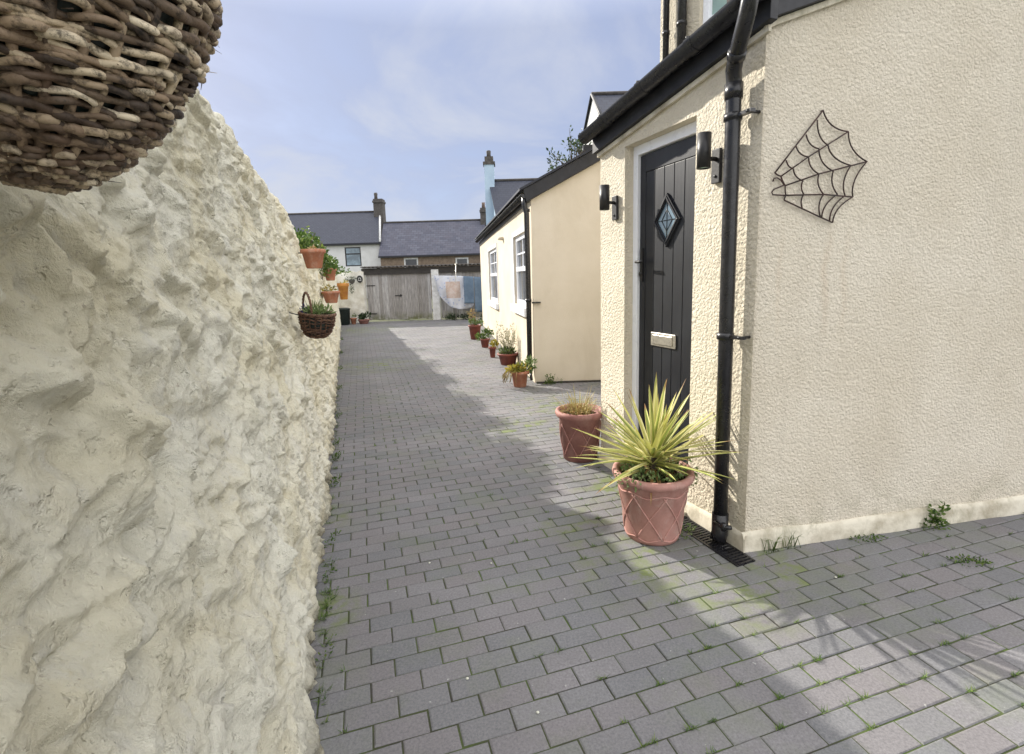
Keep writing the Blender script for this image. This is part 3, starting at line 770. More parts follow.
# ------------------------------------------------------------------ outbuilding with two sash windows
ext = thing('outbuilding', EX, 'low cream outbuilding with two white sash windows and sloping black edged roof', 'outbuilding')
etop = lambda s: 2.45 + .0095 * s
W = [(.44, 1.66, 1.02, 2.10), (4.25, 6.15, .90, 2.12)]
mb = MB(); panel(mb, E_, 0, 8.9, 0, etop, W, .09)
mb.quad(E_(8.9, 0, 0), E_(8.9, 0, 2.53), E_(8.9, 2.3, 3.3), E_(8.9, 2.3, 0)); mb.build('window_wall', M['rend2'], ext)
sl = .51; EW = 1.16
mb = MB(); mb.quad((EX.x, EX.y, 0), (EX.x + 2.5, EX.y, 0), (EX.x + 2.5, EX.y, 2.45 + sl * EW), (EX.x + EW, EX.y, 2.45 + sl * EW)); mb.add([(EX.x, EX.y, 0), (EX.x + EW, EX.y, 2.45 + sl * EW), (EX.x, EX.y, 2.45)], [(0, 1, 2)], 0, False)
mb.build('end_wall', M['rend'], ext)
mb = MB(); mb.hexa([(EX.x - .06, EX.y - .07, 2.42 - .0), (EX.x + EW, EX.y - .07, 2.45 + sl * EW), (EX.x + EW, EX.y - .003, 2.45 + sl * EW), (EX.x - .06, EX.y - .003, 2.42),
                    (EX.x - .10, EX.y - .07, 2.58), (EX.x + EW, EX.y - .07, 2.615 + sl * EW), (EX.x + EW, EX.y - .003, 2.615 + sl * EW), (EX.x - .10, EX.y - .003, 2.58)])
mb.build('barge_board', M['fascia'], ext, bevel=.004)
mb = MB(); p = [E_(-.10, -.16, 2.555), (EX.x + EW + .3, EX.y - .1, 2.62 + sl * (EW + .3)), (1.9, 15.5, 3.42), E_(8.95, -.16, 2.64)]
p = [V(q) for q in p]; mb.hexa([*p, *[q + V((0, 0, .03)) for q in p]]); mb.build('roof', M['slate'], ext)
mb = MB(); mb.box(-.02, 8.9, -.02, -.002, 2.44, 2.56, E_); mb.build('fascia', M['fascia'], ext)
gutter(ext, E_, -.05, 8.95, -.085, lambda s: 2.42 + .0095 * s, .055, .10, 8)
for i, (a, b, c, d) in enumerate(W):
    mb = MB(); t_ = .075 * (1 if i == 0 else 1.4); o0, o1 = .03, .085
    mb.box(a, a + t_, o0, o1, c, d, E_); mb.box(b - t_, b, o0, o1, c, d, E_); mb.box(a + t_, b - t_, o0, o1, c, c + .07, E_); mb.box(a + t_, b - t_, o0, o1, d - .07, d, E_)
    mz = c + (d - c) * .52; mb.box(a + t_, b - t_, o0 - .012, o1, mz - .035, mz + .035, E_)
    wfr = mb.build('window', M['white'], ext, bevel=.004)
    mb = MB(); m_s = (a + b) / 2
    mb.box(m_s - .012 * (1 + i), m_s + .012 * (1 + i), o0 + .014, o0 + .03, mz + .035, d - .07, E_)
    qz = (mz + d - .035) / 2; mb.box(a + t_, b - t_, o0 + .015, o0 + .029, qz - .012, qz + .012, E_)
    mb.build('glazing_bar', M['white'], wfr)
    mb = MB(); mb.quad(E_(a + .02, .066, c + .02), E_(b - .02, .066, c + .02), E_(b - .02, .066, d - .02), E_(a + .02, .066, d - .02)); mb.build('pane', M['glass'], wfr)
    mb = MB(); mb.box(a - .10, b + .10, -.07, .03, c - .13, c - .005, E_); mb.build('sill', M['white'], wfr, bevel=.008)
    mb = MB(); mb.box(a - .09, a - .002, -.012, -.002, c, d + .085, E_); mb.box(b + .002, b + .09, -.012, -.002, c, d + .085, E_); mb.box(a - .002, b + .002, -.012, -.002, d + .002, d + .085, E_); mb.build('surround', M['whitep'], wfr)
mb = MB(); mb.tube([E_(-.01, -.09, 2.50), E_(-.005, -.085, 2.38), E_(-.005, -.06, 2.28), E_(.03, -.055, 1.2), E_(.06, -.055, .12)], .036, 12)
for z in (2.30, 1.12, .16): mb.tube([E_(.0 + .06 * (1 - z / 2.4), -.056, z), E_(.0 + .06 * (1 - z / 2.4), -.056, z + .04)], .043, 12)
mb.tube([E_(.06, -.055, .14), E_(-.04, -.06, .12), E_(-.08, -.06, .06)], .02, 8)
dpx = mb.build('downpipe', M['black'], ext)
mb = MB(); mb.box(EX.x - .02, EX.x + .10, EX.y - .045, EX.y - .003, 1.10, 1.12); mb.build('pipe_clip', M['black'], dpx)
mb = MB(); q = E_(3.05, -.03, 2.2); mb.lathe((q.x, q.y, q.z), [(.02, -.03), (.075, -.02), (.08, .02), (.02, .035)], 12); mb.build('vent', M['rend2'], ext)
mb = MB(); mb.box(EX.x + .02, 2.6, EX.y - .05, EX.y - .003, -.002, .018); mb.build('damp_course', M['darkwood'], ext)

# ------------------------------------------------------------------ plants and pots
def leafquad(mb, c, d, L, W_, upv=None, fold=.25):
    d = V(d).normalized(); s_ = d.cross(V((R(-1, 1), R(-1, 1), R(-1, 1))))
    if s_.length < 1e-4: s_ = V((1, 0, 0))
    s_.normalize(); n_ = d.cross(s_)
    c = V(c); mb.add([c, c + d * L * .5 + s_ * W_ * .5 - n_ * W_ * fold, c + d * L, c + d * L * .5 - s_ * W_ * .5 - n_ * W_ * fold, c + d * L * .5], [(0, 1, 4), (1, 2, 4), (2, 3, 4), (3, 0, 4)])
def clump(mb, c, rad, n, L, W_, bias=(0, 0, .3), lumps=0):
    c = V(c); rad = V(rad) if not isinstance(rad, (int, float)) else V((rad,) * 3)
    cs = [V((R(-.6, .6) * rad.x, R(-.6, .6) * rad.y, R(-.5, .6) * rad.z)) for _ in range(lumps)] or None
    for _ in range(n):
        v = V((random.gauss(0, 1), random.gauss(0, 1), random.gauss(0, 1))).normalized() * (random.random() ** .4)
        if cs: p = random.choice(cs) + V((v.x * rad.x, v.y * rad.y, v.z * rad.z)) * .5
        else: p = V((v.x * rad.x, v.y * rad.y, v.z * rad.z))
        d = (v + V(bias) + V((R(-.6, .6), R(-.6, .6), R(-.6, .6))))
        k = R(.6, 1.25); leafquad(mb, c + p, d, L * k, W_ * k)
def blade(mb, base, d, L, W_, droop, cols, nseg=7, twist=None):
    """long strap leaf with a folded midrib; cols = (edge, mid)"""
    d = V(d).normalized(); side = d.cross(V((0, 0, 1)))
    if side.length < .05: side = V((math.cos(twist or 0), math.sin(twist or 0), 0))
    side.normalize(); p = V(base); rows = []; cur = d.copy()
    for i in range(nseg + 1):
        t = i / nseg; w_ = W_ * (math.sin(min(1, (t * .9 + .12)) * math.pi) ** .6) * (1 if t < .97 else .15) * (1 - t * .35)
        n_ = side.cross(cur).normalized()
        rows.append((p - side * w_ * .5 + n_ * w_ * .16, p - side * w_ * .17, p + side * w_ * .17, p + side * w_ * .5 + n_ * w_ * .16))
        cur = (cur + V((0, 0, -droop * (t ** 1.5)))).normalized(); p = p + cur * (L / nseg)
    vs = [q for r_ in rows for q in r_]; fs = []
    for i in range(nseg):
        for k in range(3): a = i * 4 + k; fs.append((a, a + 1, a + 5, a + 4))
    mb.add(vs, fs)
    if mb.col is None: mb.col = []
    for i in range(nseg + 1):
        for k in range(4):
            c_ = cols[0] if k in (0, 3) else cols[1]
            if len(cols) > 2 and i / nseg > cols[2]: c_ = (.30, .17, .07)
            mb.col.append(c_)
def tapered_pot(mb, c, r0, r1, h, rim=.02, rimh=.035, n=32, sx=1, sy=1):
    mb.lathe(c, [(r0 * .9, 0), (r0, .008), (r1 - .006, h - rimh), (r1 - .002 + rim * .4, h - rimh + .002), (r1 + rim * .9, h - rimh + .008), (r1 + rim, h - rimh * .5), (r1 + rim * .85, h - .004), (r1 + rim * .4, h), (r1 - .006, h - .002), (r1 - .016, h - .03), (r1 - .02, h - .06)], n, 0, sx, sy)
def soil(c, r, h, parent, sx=1, sy=1):
    mb = MB(); mb.lathe(c, [(r, h), (r * .6, h + .008), (r * .2, h + .012), (.0002, h + .012)], 20, 0, sx, sy); return mb.build('soil', M['soil'], parent)

# big pot with striped spiky plant
PC = V((.760, 2.585, 0))
o = thing('potted_plant', PC, 'spiky green and yellow strap leaved plant in large pink terracotta pot with rope pattern', 'potted plant')
mb = MB(); r0, r1, ph = .145, .195, .385
mb.lathe(PC, [(.12, 0), (r0, .004), (r0 + .004, .02), (r1 - .004, ph - .055), (r1 + .004, ph - .05), (r1 + .020, ph - .042), (r1 + .027, ph - .022), (r1 + .022, ph - .004), (r1 + .008, ph), (r1 - .006, ph - .006), (r1 - .012, ph - .03), (r1 - .02, ph - .075)], 56)
pot = mb.build('pot', M['pink'], o)
mb = MB(); nr = 7
def prad(z): return r0 + .004 + (r1 - r0 - .008) * max(0, z - .02) / (ph - .075)
for k in range(nr):
    for sg in (1, -1):
        pts = []
        for i in range(13):
            t = i / 12; z = .035 + (ph - .13) * t; a = 6.28318 * k / nr + sg * (t * .95) + .3
            pts.append(PC + V((math.cos(a) * (prad(z) + .0015), math.sin(a) * (prad(z) + .0015), z)))
        mb.tube(pts, .0042, 6)
for z, wv in ((.03, .0), (ph - .095, .0)):
    mb.tube([PC + V((math.cos(6.28318 * i / 56) * (prad(z) + .001), math.sin(6.28318 * i / 56) * (prad(z) + .001), z + .008 * math.sin(6.28318 * i / 56 * nr))) for i in range(57)], .0042, 6)
mb.build('rope_pattern', M['pink'], pot)
soil(PC, r1 - .016, ph - .055, o)
mb = MB(); crown = PC + V((0, 0, .44))
rb = random.Random(21)
for i in range(105):
    az = rb.uniform(0, 6.28318); el = math.radians(rb.choice([rb.uniform(2, 30), rb.uniform(12, 45), rb.uniform(30, 65), rb.uniform(50, 86)]))
    d = V((math.cos(az) * math.cos(el), math.sin(az) * math.cos(el), math.sin(el)))
    L_ = rb.uniform(.33, .50)
    y_ = rb.random()
    edge = (.74, .68, .27) if y_ < .5 else ((.80, .74, .46) if y_ < .88 else (.50, .50, .15))
    mid = (.27, .33, .08) if y_ < .55 else (.50, .48, .16)
    blade(mb, crown + V((rb.uniform(-.012, .012), rb.uniform(-.012, .012), rb.uniform(-.05, .03))), d, L_, rb.uniform(.024, .038), rb.uniform(.0, .07) if el > .2 else rb.uniform(.02, .14), (edge, mid, rb.choice([.99, .99, .93, .86])), 10, az)
for i in range(12):
    az = rb.uniform(0, 6.28318); d = V((math.cos(az), math.sin(az), -.15)); blade(mb, crown + V((0, 0, -.05)), d, rb.uniform(.16, .28), .018, rb.uniform(.5, .9), ((.42, .27, .12), (.34, .20, .08)), 7, az)
mb.build('leaves', M['vc'], o)
mb = MB(); mb.tube([PC + V((0, 0, ph - .06)), PC + V((.003, 0, .45))], [.028, .022], 10); mb.build('stem', M['bark'], o)
mb = MB()
for _ in range(520):
    a = R(0, 6.28); r_ = (r1 - .02) * math.sqrt(R(.05, 1)); p = PC + V((math.cos(a) * r_, math.sin(a) * r_, ph - .035 + R(0, .05)))
    leafquad(mb, p, (R(-1, 1), R(-1, 1), R(.2, 1.2)), R(.018, .032), R(.011, .019), fold=.1)
for _ in range(90):   # spilling over the front-left rim and the right
    a = random.choice([R(3.4, 4.2), R(-.5, .4)]); p = PC + V((math.cos(a) * (r1 + R(0, .03)), math.sin(a) * (r1 + R(0, .03)), ph + R(-.06, .02)))
    leafquad(mb, p, (math.cos(a), math.sin(a), R(-.8, .6)), R(.014, .026), R(.009, .015), fold=.1)
mb.build('ground_cover', M['succ'], o)

# second large pot
P2 = V((.525, 3.79, 0))
o = thing('potted_plant', P2, 'dull red lattice pot of dry grassy plants standing between the spiky plant and the outbuilding', 'potted plant')
mb = MB(); r0b, r1b, hb = .135, .170, .40
mb.lathe(P2, [(.12, 0), (r0b, .004), (r1b - .004, hb - .06), (r1b + .02, hb - .045), (r1b + .026, hb - .022), (r1b + .02, hb - .002), (r1b, hb), (r1b - .012, hb - .03), (r1b - .02, hb - .07)], 40)
pot = mb.build('pot', M['redbr'], o)
mb = MB()
for k in range(7):
    for sg in (1, -1):
        pts = []
        for i in range(11):
            t = i / 10; z = .04 + (hb - .14) * t; a = 6.28318 * k / 7 + sg * t * .9; rr2 = r0b + (r1b - r0b) * z / (hb - .06) + .002
            pts.append(P2 + V((math.cos(a) * rr2, math.sin(a) * rr2, z)))
        mb.tube(pts, .004, 6)
mb.build('rope_pattern', M['redbr'], pot)
soil(P2, r1b - .014, hb - .05, o)
mb = MB()
for i in range(90):
    az = R(0, 6.28); el = math.radians(R(25, 85)); r_ = R(0, .12)
    e_ = random.choice([(.5, .42, .2), (.42, .36, .14), (.35, .4, .14)])
    blade(mb, P2 + V((math.cos(az) * r_, math.sin(az) * r_, hb - .04)), (math.cos(az) * math.cos(el), math.sin(az) * math.cos(el), math.sin(el)), R(.1, .24), R(.006, .011), R(.1, .4), (e_, (.36, .28, .12)), 5, az)
mb.build('grass_blades', M['vc'], o)
mb = MB(); clump(mb, P2 + V((-.05, -.03, hb - .01)), (.12, .12, .035), 160, .035, .02); mb.build('dry_leaves', M['dry'], o)

# row of pots by the outbuilding
def small_pot(name_label, c, r0, r1, h, mat, build_plants, group='pots along the outbuilding wall', rim=.014, soilm=True, sx=1):
    o = thing('potted_plant', c, name_label, 'potted plant', group)
    mb = MB(); tapered_pot(mb, c, r0, r1, h, rim, min(.04, h * .2), 24, sx); mb.build('pot', mat, o)
    if soilm: soil(c, r1 - .012, h - .03, o, sx)
    build_plants(o, V(c)); return o
def pl1(o, c):
    mb = MB(); clump(mb, c + V((-.05, -.02, .25)), (.17, .13, .08), 260, .055, .028, lumps=7); mb.build('foliage', M['leafy'], o)
    mb = MB(); clump(mb, c + V((.08, .03, .27)), (.13, .1, .10), 200, .06, .024, lumps=5); mb.build('green_leaves', M['succ'], o)
    mb = MB()
    for _ in range(26):
        a = R(2.6, 4.6); p = c + V((math.cos(a) * .11, math.sin(a) * .11, .22)); mb.tube([p, p + V((math.cos(a) * .07, math.sin(a) * .05, 0)), p + V((math.cos(a) * .13, math.sin(a) * .08, -R(.05, .16)))], .004, 4)
    mb.build('trailing_stem', M['dry'], o)
small_pot('terracotta pot of trailing yellow green succulents, nearest in the row by the outbuilding', (.095, 6.46, 0), .085, .115, .215, M['terra'], pl1)
def pl2(o, c):
    mb = MB(); clump(mb, c + V((0, 0, .22)), (.14, .12, .06), 200, .06, .018, (0, 0, .9)); mb.build('foliage', M['leaf'], o)
    mb = MB(); lf = MB()
    for _ in range(34):
        a = R(0, 6.28); p = c + V((R(-.1, .1), R(-.08, .08), .16)); q = p + V((math.cos(a) * R(.05, .22), math.sin(a) * .12, R(.3, .55)))
        mb.tube([p, (p + q) / 2 + V((R(-.03, .03), 0, 0)), q], [.004, .003, .0015], 4)
        for k in range(16):
            t = R(.35, 1.05); leafquad(lf, p.lerp(q, t) + V((R(-.02, .02), R(-.02, .02), R(-.01, .01))), (R(-1, 1), R(-1, 1), R(0, 1)), R(.02, .04), R(.012, .022))
    mb.build('twigs', M['leafp'], o); lf.build('pale_leaves', M['leafp'], o)
small_pot('wide maroon planter of pale twiggy stems, biggest in the row by the outbuilding', (-.07, 8.18, 0), .125, .165, .20, M['mar'], pl2, rim=.018)
def pl3(o, c):
    mb = MB(); clump(mb, c + V((0, 0, .26)), (.10, .08, .08), 160, .055, .03, lumps=3); mb.build('foliage', M['leafy'], o)
small_pot('small narrow pot of yellow leaves beside the wide maroon planter', (-.36, 8.98, 0), .045, .065, .20, M['mar'], pl3, rim=.008)
def pl4(o, c):
    mb = MB(); clump(mb, c + V((0, 0, .26)), (.18, .14, .12), 300, .06, .028, lumps=5); mb.build('foliage', M['leaf'], o)
small_pot('bushy green plant in small dark red pot, second from the far end of its row', (-.57, 10.35, 0), .07, .10, .19, M['mar'], pl4)
def pl5(o, c):
    mb = MB(); clump(mb, c + V((.02, 0, .40)), (.2, .14, .07), 220, .06, .028, lumps=5); mb.build('foliage', M['succ'], o)
    mb = MB()
    for _ in range(10):
        p = c + V((R(-.1, .05), R(-.05, .05), .34)); mb.tube([p, p + V((R(-.1, .06), 0, R(.2, .42)))], .005, 4)
    clump(mb, c + V((-.06, 0, .62)), (.1, .06, .12), 40, .06, .03); mb.build('flower_stems', M['dry'], o)
small_pot('dull red tapered pot standing farthest along the outbuilding wall near the washing', (-.88, 11.82, 0), .11, .15, .35, M['mar'], pl5)

# wall-hung pots on the rubble wall
def wall_pot(name, label, c, r, h, mat, plant, sx=1, group='pots hung on the rubble wall'):
    c = V(c); o = thing(name, c, label, 'wall planter', group)
    mb = MB(); tapered_pot(mb, c, r * .62, r * .92, h, r * .09, h * .22, 28, sx); pot = mb.build('pot', mat, o)
    mb = MB(); q = c - WN * (r * .8 + .12); mb.tube([c + V((0, 0, h * .82)) - WN * r * .8, q + V((0, 0, h * .82))], .006, 6); mb.build('hook', M['blackmetal'], o)
    soil(c, r * .84, h - .03, o, sx)
    if plant: plant(o, c)
    return o
def sprig(n, rad, z, key='leaf', L=.05):
    def f(o, c):
        mb = MB(); clump(mb, c + V((0, 0, z)), rad, n, L, L * .5, lumps=3); mb.build('foliage', M[key], o)
    return f
wall_pot('wall_planter', 'terracotta bowl hung high on the rubble wall below the shrub', (-1.935, 4.94, 1.60), .118, .185, M['terra'], sprig(25, (.05, .05, .03), .19, 'dry', .04))
wall_pot('wall_planter', 'small terracotta pot hung on the rubble wall under the leafy shrub', (-2.84, 7.86, 1.49), .105, .19, M['terra'], sprig(70, (.12, .09, .09), .22))
wall_pot('wall_planter', 'terracotta trough hung on the rubble wall just beyond the wicker basket', (-2.505, 6.9, 1.175), .125, .165, M['terra'], sprig(60, (.12, .1, .06), .2, 'leafy'))
wall_pot('wall_planter', 'faded orange hanging pot at the far end of the rubble wall', (-4.72, 14.0, .98), .16, .46, M['yel'], sprig(60, (.14, .12, .08), .46, 'leafy', .07))

# shrub spilling over the wall top
sp_ = V((base_x(6.2) - .25, 6.2, 1.72))
o = thing('shrub', sp_, 'bushy green shrub spilling over the top of the rubble wall', 'shrub')
mb = MB()
for (y, dz, rad, n) in ((5.75, .06, (.14, .22, .11), 420), (6.4, .10, (.20, .32, .17), 900), (7.2, .07, (.22, .35, .17), 900), (8.0, .03, (.24, .4, .18), 900), (9.2, -.02, (.3, .6, .17), 900), (7.6, -.12, (.26, .4, .2), 520), (10.6, -.02, (.4, .7, .2), 700), (12.4, -.06, (.45, .8, .16), 500)):
    clump(mb, V((base_x(y) - (.31 if y < 6 else .27 if y < 7.5 else .20), y, wall_h(y) + dz - .02)), rad, n, .062, .034, (.3, -.2, .4), lumps=11)
mb.build('foliage', M['leaf'], o)
mb = MB()
for _ in range(16):
    y = R(5.7, 8.8); b = V((base_x(y) - .3, y, wall_h(y) - .25)); mb.tube([b, b + V((R(0, .15), R(-.15, .15), .25)), b + V((R(.0, .28), R(-.3, .3), R(.35, .55)))], [.012, .008, .003], 5)
mb.build('branches', M['bark'], o)
# loose outer sprigs
mb = MB()
for _ in range(60):
    y = R(5.6, 8.8); b = V((base_x(y) - .32 + R(-.05, .15), y, wall_h(y) + .08)); q = b + V((R(-.05, .12), R(-.2, .2), R(.05, .22)))
    for k in range(7): leafquad(mb, b.lerp(q, k / 6), (R(-1, 1), R(-1, 1), R(0, 1)), R(.04, .07), R(.02, .035))
mb.build('outer_leaves', M['leaf'], o)

# ------------------------------------------------------------------ woven baskets
def basket(name, label, cat, c, rt_, rb_, h, nrow, rod, mat, ax, seedv, dense=False):
    """twined basket: every row is a rope of rods wound round upright stakes; bowl with rounded base"""
    rg = random.Random(seedv); c = V(c); o = thing(name, c, label, cat)
    def rad(t):   # t 0 base .. 1 rim, along the bowl's side
        return rb_ + (rt_ - rb_) * math.sin(min(1, t) * math.pi / 2) ** .75
    def hz(t): return h * (1 - math.cos(t * math.pi / 2) ** 1.0) * .55 + h * t * .45
    if dense:
        def rad(t): return rb_ + (rt_ - rb_) * math.sin(min(1, t) * math.pi / 2) ** .95
        def hz(t): return h * (1 - math.cos(t * math.pi / 2)) ** .68
    q_ = V((0, 0, 1)).rotation_difference(V(ax).normalized())
    def P(a, t, out): 
        r_ = rad(t) + out
        return c + q_ @ V((math.cos(a) * r_, math.sin(a) * r_, hz(t)))
    # liner
    mb = MB(); vs = []; n = 40; m = 16
    for i in range(m + 1):
        t = i / m
        for j in range(n): vs.append(P(6.28318 * j / n, t, -rod * 1.5))
    fs = [(i * n + j, i * n + (j + 1) % n, (i + 1) * n + (j + 1) % n, (i + 1) * n + j) for i in range(m) for j in range(n)]
    fs.append(tuple(range(n - 1, -1, -1)))
    mb.add(vs, fs); mb.build('liner', M['liner'], o)
    nst = int(6.28 * rt_ / (rod * (5 if dense else 6.5)))
    # woven rods, each a separate length that overlaps the next
    mb = MB()
    for row in range(nrow):
        t0 = (row + .5) / nrow
        a0 = rg.uniform(0, 6.28); a = a0
        while a < a0 + 6.28318:
            ln = rg.uniform(.9, 2.0); rr = rod * rg.uniform(.65, 1.25); nn = max(8, int(ln * nst / 6.28 * 4)); strands = rg.choice([1, 2, 2, 3]); ph = rg.uniform(0, 6.28)
            for sidx in range(strands):
                pts = []; rs = []
                for i in range(nn + 1):
                    u = i / nn; aa = a + ln * u
                    wv = math.sin(aa * nst / 2 + row * math.pi + ph * .05)
                    tt = t0 + (.42 / nrow) * math.sin(aa * 2.3 + row * 1.3) + ((sidx - (strands - 1) / 2) * .85 / nrow / max(1, strands * .6)) + (.22 / nrow) * math.sin(aa * nst / 3.2 + sidx * 2.1 + ph)
                    # tuck the ends in
                    end = min(1, min(u, 1 - u) * 8)
                    pts.append(P(aa, max(.0, min(1.02, tt)), rod * (1.1 * wv * .8 + .5 * math.cos(aa * nst / 3.2 + sidx * 2.1 + ph)) - (1 - end) * rod * 2.0))
                    rs.append(rr * (.55 + .45 * end) / (1 + .12 * strands))
                mb.tube(pts, rs, 8, jit=.06)
            a += ln * .86
    mb.build('weave', mat, o)
    # stakes
    mb = MB()
    for k in range(nst):
        a = 6.28318 * k / nst; mb.tube([P(a, i / 10, -rod * .3) for i in range(11)], rod * .8, 6)
    mb.build('stakes', mat, o)
    # base spiral
    mb = MB(); pts = []
    for i in range(160):
        u = i / 159; a = u * 6.28318 * 7; r_ = rb_ * (1 - u * .97); pts.append(c + q_ @ V((math.cos(a) * r_, math.sin(a) * r_, -rod * .4 + .3 * rod * math.sin(a * 6))))
    mb.tube(pts, rod * .9, 6)
    for k in range(8):
        a = math.pi * k / 8; d_ = V((math.cos(a), math.sin(a), 0)) * rb_; mb.tube([c + q_ @ (d_ + V((0, 0, rod * .4))), c + q_ @ (-d_ + V((0, 0, rod * .4)))], rod * .8, 5)
    mb.build('base', mat, o)
    # rim braid
    mb = MB()
    for k in range(3):
        pts = [P(6.28318 * i / 120, 1.0, rod * 1.2 * math.cos(i * .9 + k * 2.09)) + q_ @ V((0, 0, rod * 1.3 * math.sin(i * .9 + k * 2.09))) for i in range(121)]
        mb.tube(pts, rod * .9, 6)
    mb.build('rim', mat, o)
    return o, P, q_, rg

bc = V((-.480, .520, 1.560))
o, P, q_, rg = basket('wicker_basket', 'large weathered wicker basket hanging high in the near left corner above the wall', 'basket', bc, .140, .022, .22, 22, .0052, M['wick'], (.20, .0, 1), 5, dense=True)
# loose bundles of rods sweeping across the outside
mb = MB()
for k in range(150):
    a = rg.uniform(0, 6.28); t = rg.uniform(.2, 1.35); ln = rg.uniform(1.1, 2.2); sl_ = rg.uniform(.22, .50) * -1; ns = rg.choice([2, 3, 3, 4]); base_r = rg.uniform(.0036, .0054); lay = rg.uniform(.008, .0145)
    for j in range(ns):
        pts = []; rs = []; n_ = 34; a_ = a + rg.uniform(-.06, .06)
        for i in range(n_ + 1):
            u = i / n_; e_ = min(1, min(u, 1 - u) * 6)
            pts.append(P(a_ + ln * u, max(.0, min(1.05, t + sl_ * u + (j - (ns - 1) / 2) * .045 + .012 * math.sin(u * 9 + j * 2))), lay * e_ + .0022 * math.sin(u * 9 + j * 2.5) - .002)); rs.append(base_r * (.35 + .65 * e_) * (1 + .10 * math.sin(u * 37 + k)))
        mb.tube(pts, rs, 8, jit=.05)
mb = MB()
for k in range(70):
    a = rg.uniform(0, 6.28); t = rg.uniform(.05, 1); p = P(a, t, .008); d = V((rg.uniform(-1, 1), rg.uniform(-1, 1), rg.uniform(-1, .4))) * .012
    mb.tube([p, p + d], [.0006, .0002], 4)
mb.build('outer_weave', M['wick'], o)
mb = MB(); clump(mb, bc + V((0, 0, .26)), (.11, .11, .04), 160, .04, .022); mb.build('foliage', M['leafd'], o)
mb = MB(); q0 = bc + V((0, 0, .24)); 
mb.tube([q0 - WN * .14, q0 - WN * .20 + V((0, 0, .03)), q0 - WN * .24 + V((0, 0, .02))], .005, 6); mb.build('hook', M['blackmetal'], o)

bk = V((-1.395, 3.50, 1.075))
o, P, q_, rg = basket('wicker_basket', 'small dark wicker basket with a hoop handle hung on the rubble wall', 'basket', bk, .118, .055, .165, 9, .0058, M['wick2'], (.12, -.05, 1), 9)
mb = MB(); top = bk + V((0, 0, .16))
for k in range(3):
    pts = []
    for i in range(40):
        u = i / 39; a = math.pi * u
        pts.append(top + V((-.045 + -.075 * math.cos(a) * .9, -.02 + .09 * math.cos(a), .155 * math.sin(a))) + V((math.cos(u * 30 + k * 2.1), 0, math.sin(u * 30 + k * 2.1))) * .005)
    mb.tube(pts, .0045, 6)
mb.build('handle', M['wick2'], o)
mb = MB(); clump(mb, top + V((.02, -.01, .01)), (.10, .10, .035), 170, .04, .014, (0, 0, .8)); mb.build('foliage', M['succ'], o)
mb = MB()
for _ in range(26):
    a = R(0, 6.28); blade(mb, top + V((R(-.02, .05), R(-.05, .05), -.01)), (math.cos(a) * .4, math.sin(a) * .4, 1), R(.08, .16), .007, R(.1, .35), ((.28, .33, .12), (.2, .25, .09)), 5, a)
mb.build('grass_blades', M['vc'], o)
mb = MB(); clump(mb, top + V((-.06, -.03, .02)), (.03, .03, .04), 70, .022, .014); mb.build('flowers', M['gpurple'], o)
mb = MB(); mb.tube([top - WN * .11, top - WN * .17 + V((0, 0, .02))], .004, 6); mb.build('hook', M['blackmetal'], o)

# ------------------------------------------------------------------ far end of the alley
mb = MB(); vs = []; fs = []; nx, nzz = 26, 40
for i in range(nx + 1):
    x = -6.3 + (1.06) * i / nx
    tp = 1.84 - .02 * math.sin(i)
    for k in range(nzz + 1):
        z = tp * k / nzz; fl = .10 * max(0, 1 - z / .5) * (1 if i == nx else 0)
        vs.append((x + fl + (.03 * noise.noise(V((z * 4, 1, 0))) if i == nx else 0), 17.72 + .05 * noise.noise(V((x * 3, z * 3, 2))), z))
for i in range(nx):
    for k in range(nzz): a = i * (nzz + 1) + k; fs.append((a, a + nzz + 1, a + nzz + 2, a + 1))
mb.add(vs, fs)
mb.box(-6.3, -5.26, 17.79, 18.1, 0, 1.82)
tag(mb.build('garden_wall', M['whitewall'], loc=(-5.8, 17.9, 0)), 'short whitewashed wall at the end of the alley left of the wooden gates', 'wall')
mb = MB()
def ell(r, n=24): return [(math.cos(6.28318 * i / n) * r * .8, math.sin(6.28318 * i / n) * r) for i in range(n)]
e1, e2 = ell(.13), ell(.115)
vs = [(-5.33 + x, 17.60, 1.56 + z) for x, z in e1] + [(-5.33 + x, 17.63, 1.56 + z) for x, z in e1]; n = 24
mb.add(vs, [tuple(range(n - 1, -1, -1)), tuple(range(n, 2 * n))] + [(i, (i + 1) % n, n + (i + 1) % n, n + i) for i in range(n)], 0, False)
pq = mb.build('oval_plaque', M['plate'], loc=(-5.33, 17.6, 1.56)); tag(pq, 'small black oval plaque with a pale mark on the whitewashed end wall', 'plaque')
mb = MB(); mb.tube([(-5.38, 17.595, 1.53), (-5.36, 17.595, 1.60), (-5.31, 17.595, 1.61), (-5.28, 17.595, 1.54)], .012, 5); mb.tube([(-5.39, 17.595, 1.515), (-5.27, 17.595, 1.515)], .010, 5)
mb.build('mark', M['whitep'], pq)
o = thing('hanging_planter', (-5.62, 17.55, 1.4), 'small dark planter of trailing stems hung on the whitewashed end wall', 'planter')
mb = MB(); mb.lathe((-5.58, 17.52, 1.40), [(.03, 0), (.09, .05), (.11, .15)], 14); mb.build('pot', M['gbrick'], o)
mb = MB(); clump(mb, (-5.6, 17.5, 1.57), (.2, .12, .07), 160, .07, .02, (0, 0, -.1)); clump(mb, (-5.6, 17.5, 1.3), (.06, .06, .22), 90, .07, .02, (0, 0, -.8)); mb.build('foliage', M['leafd'], o)
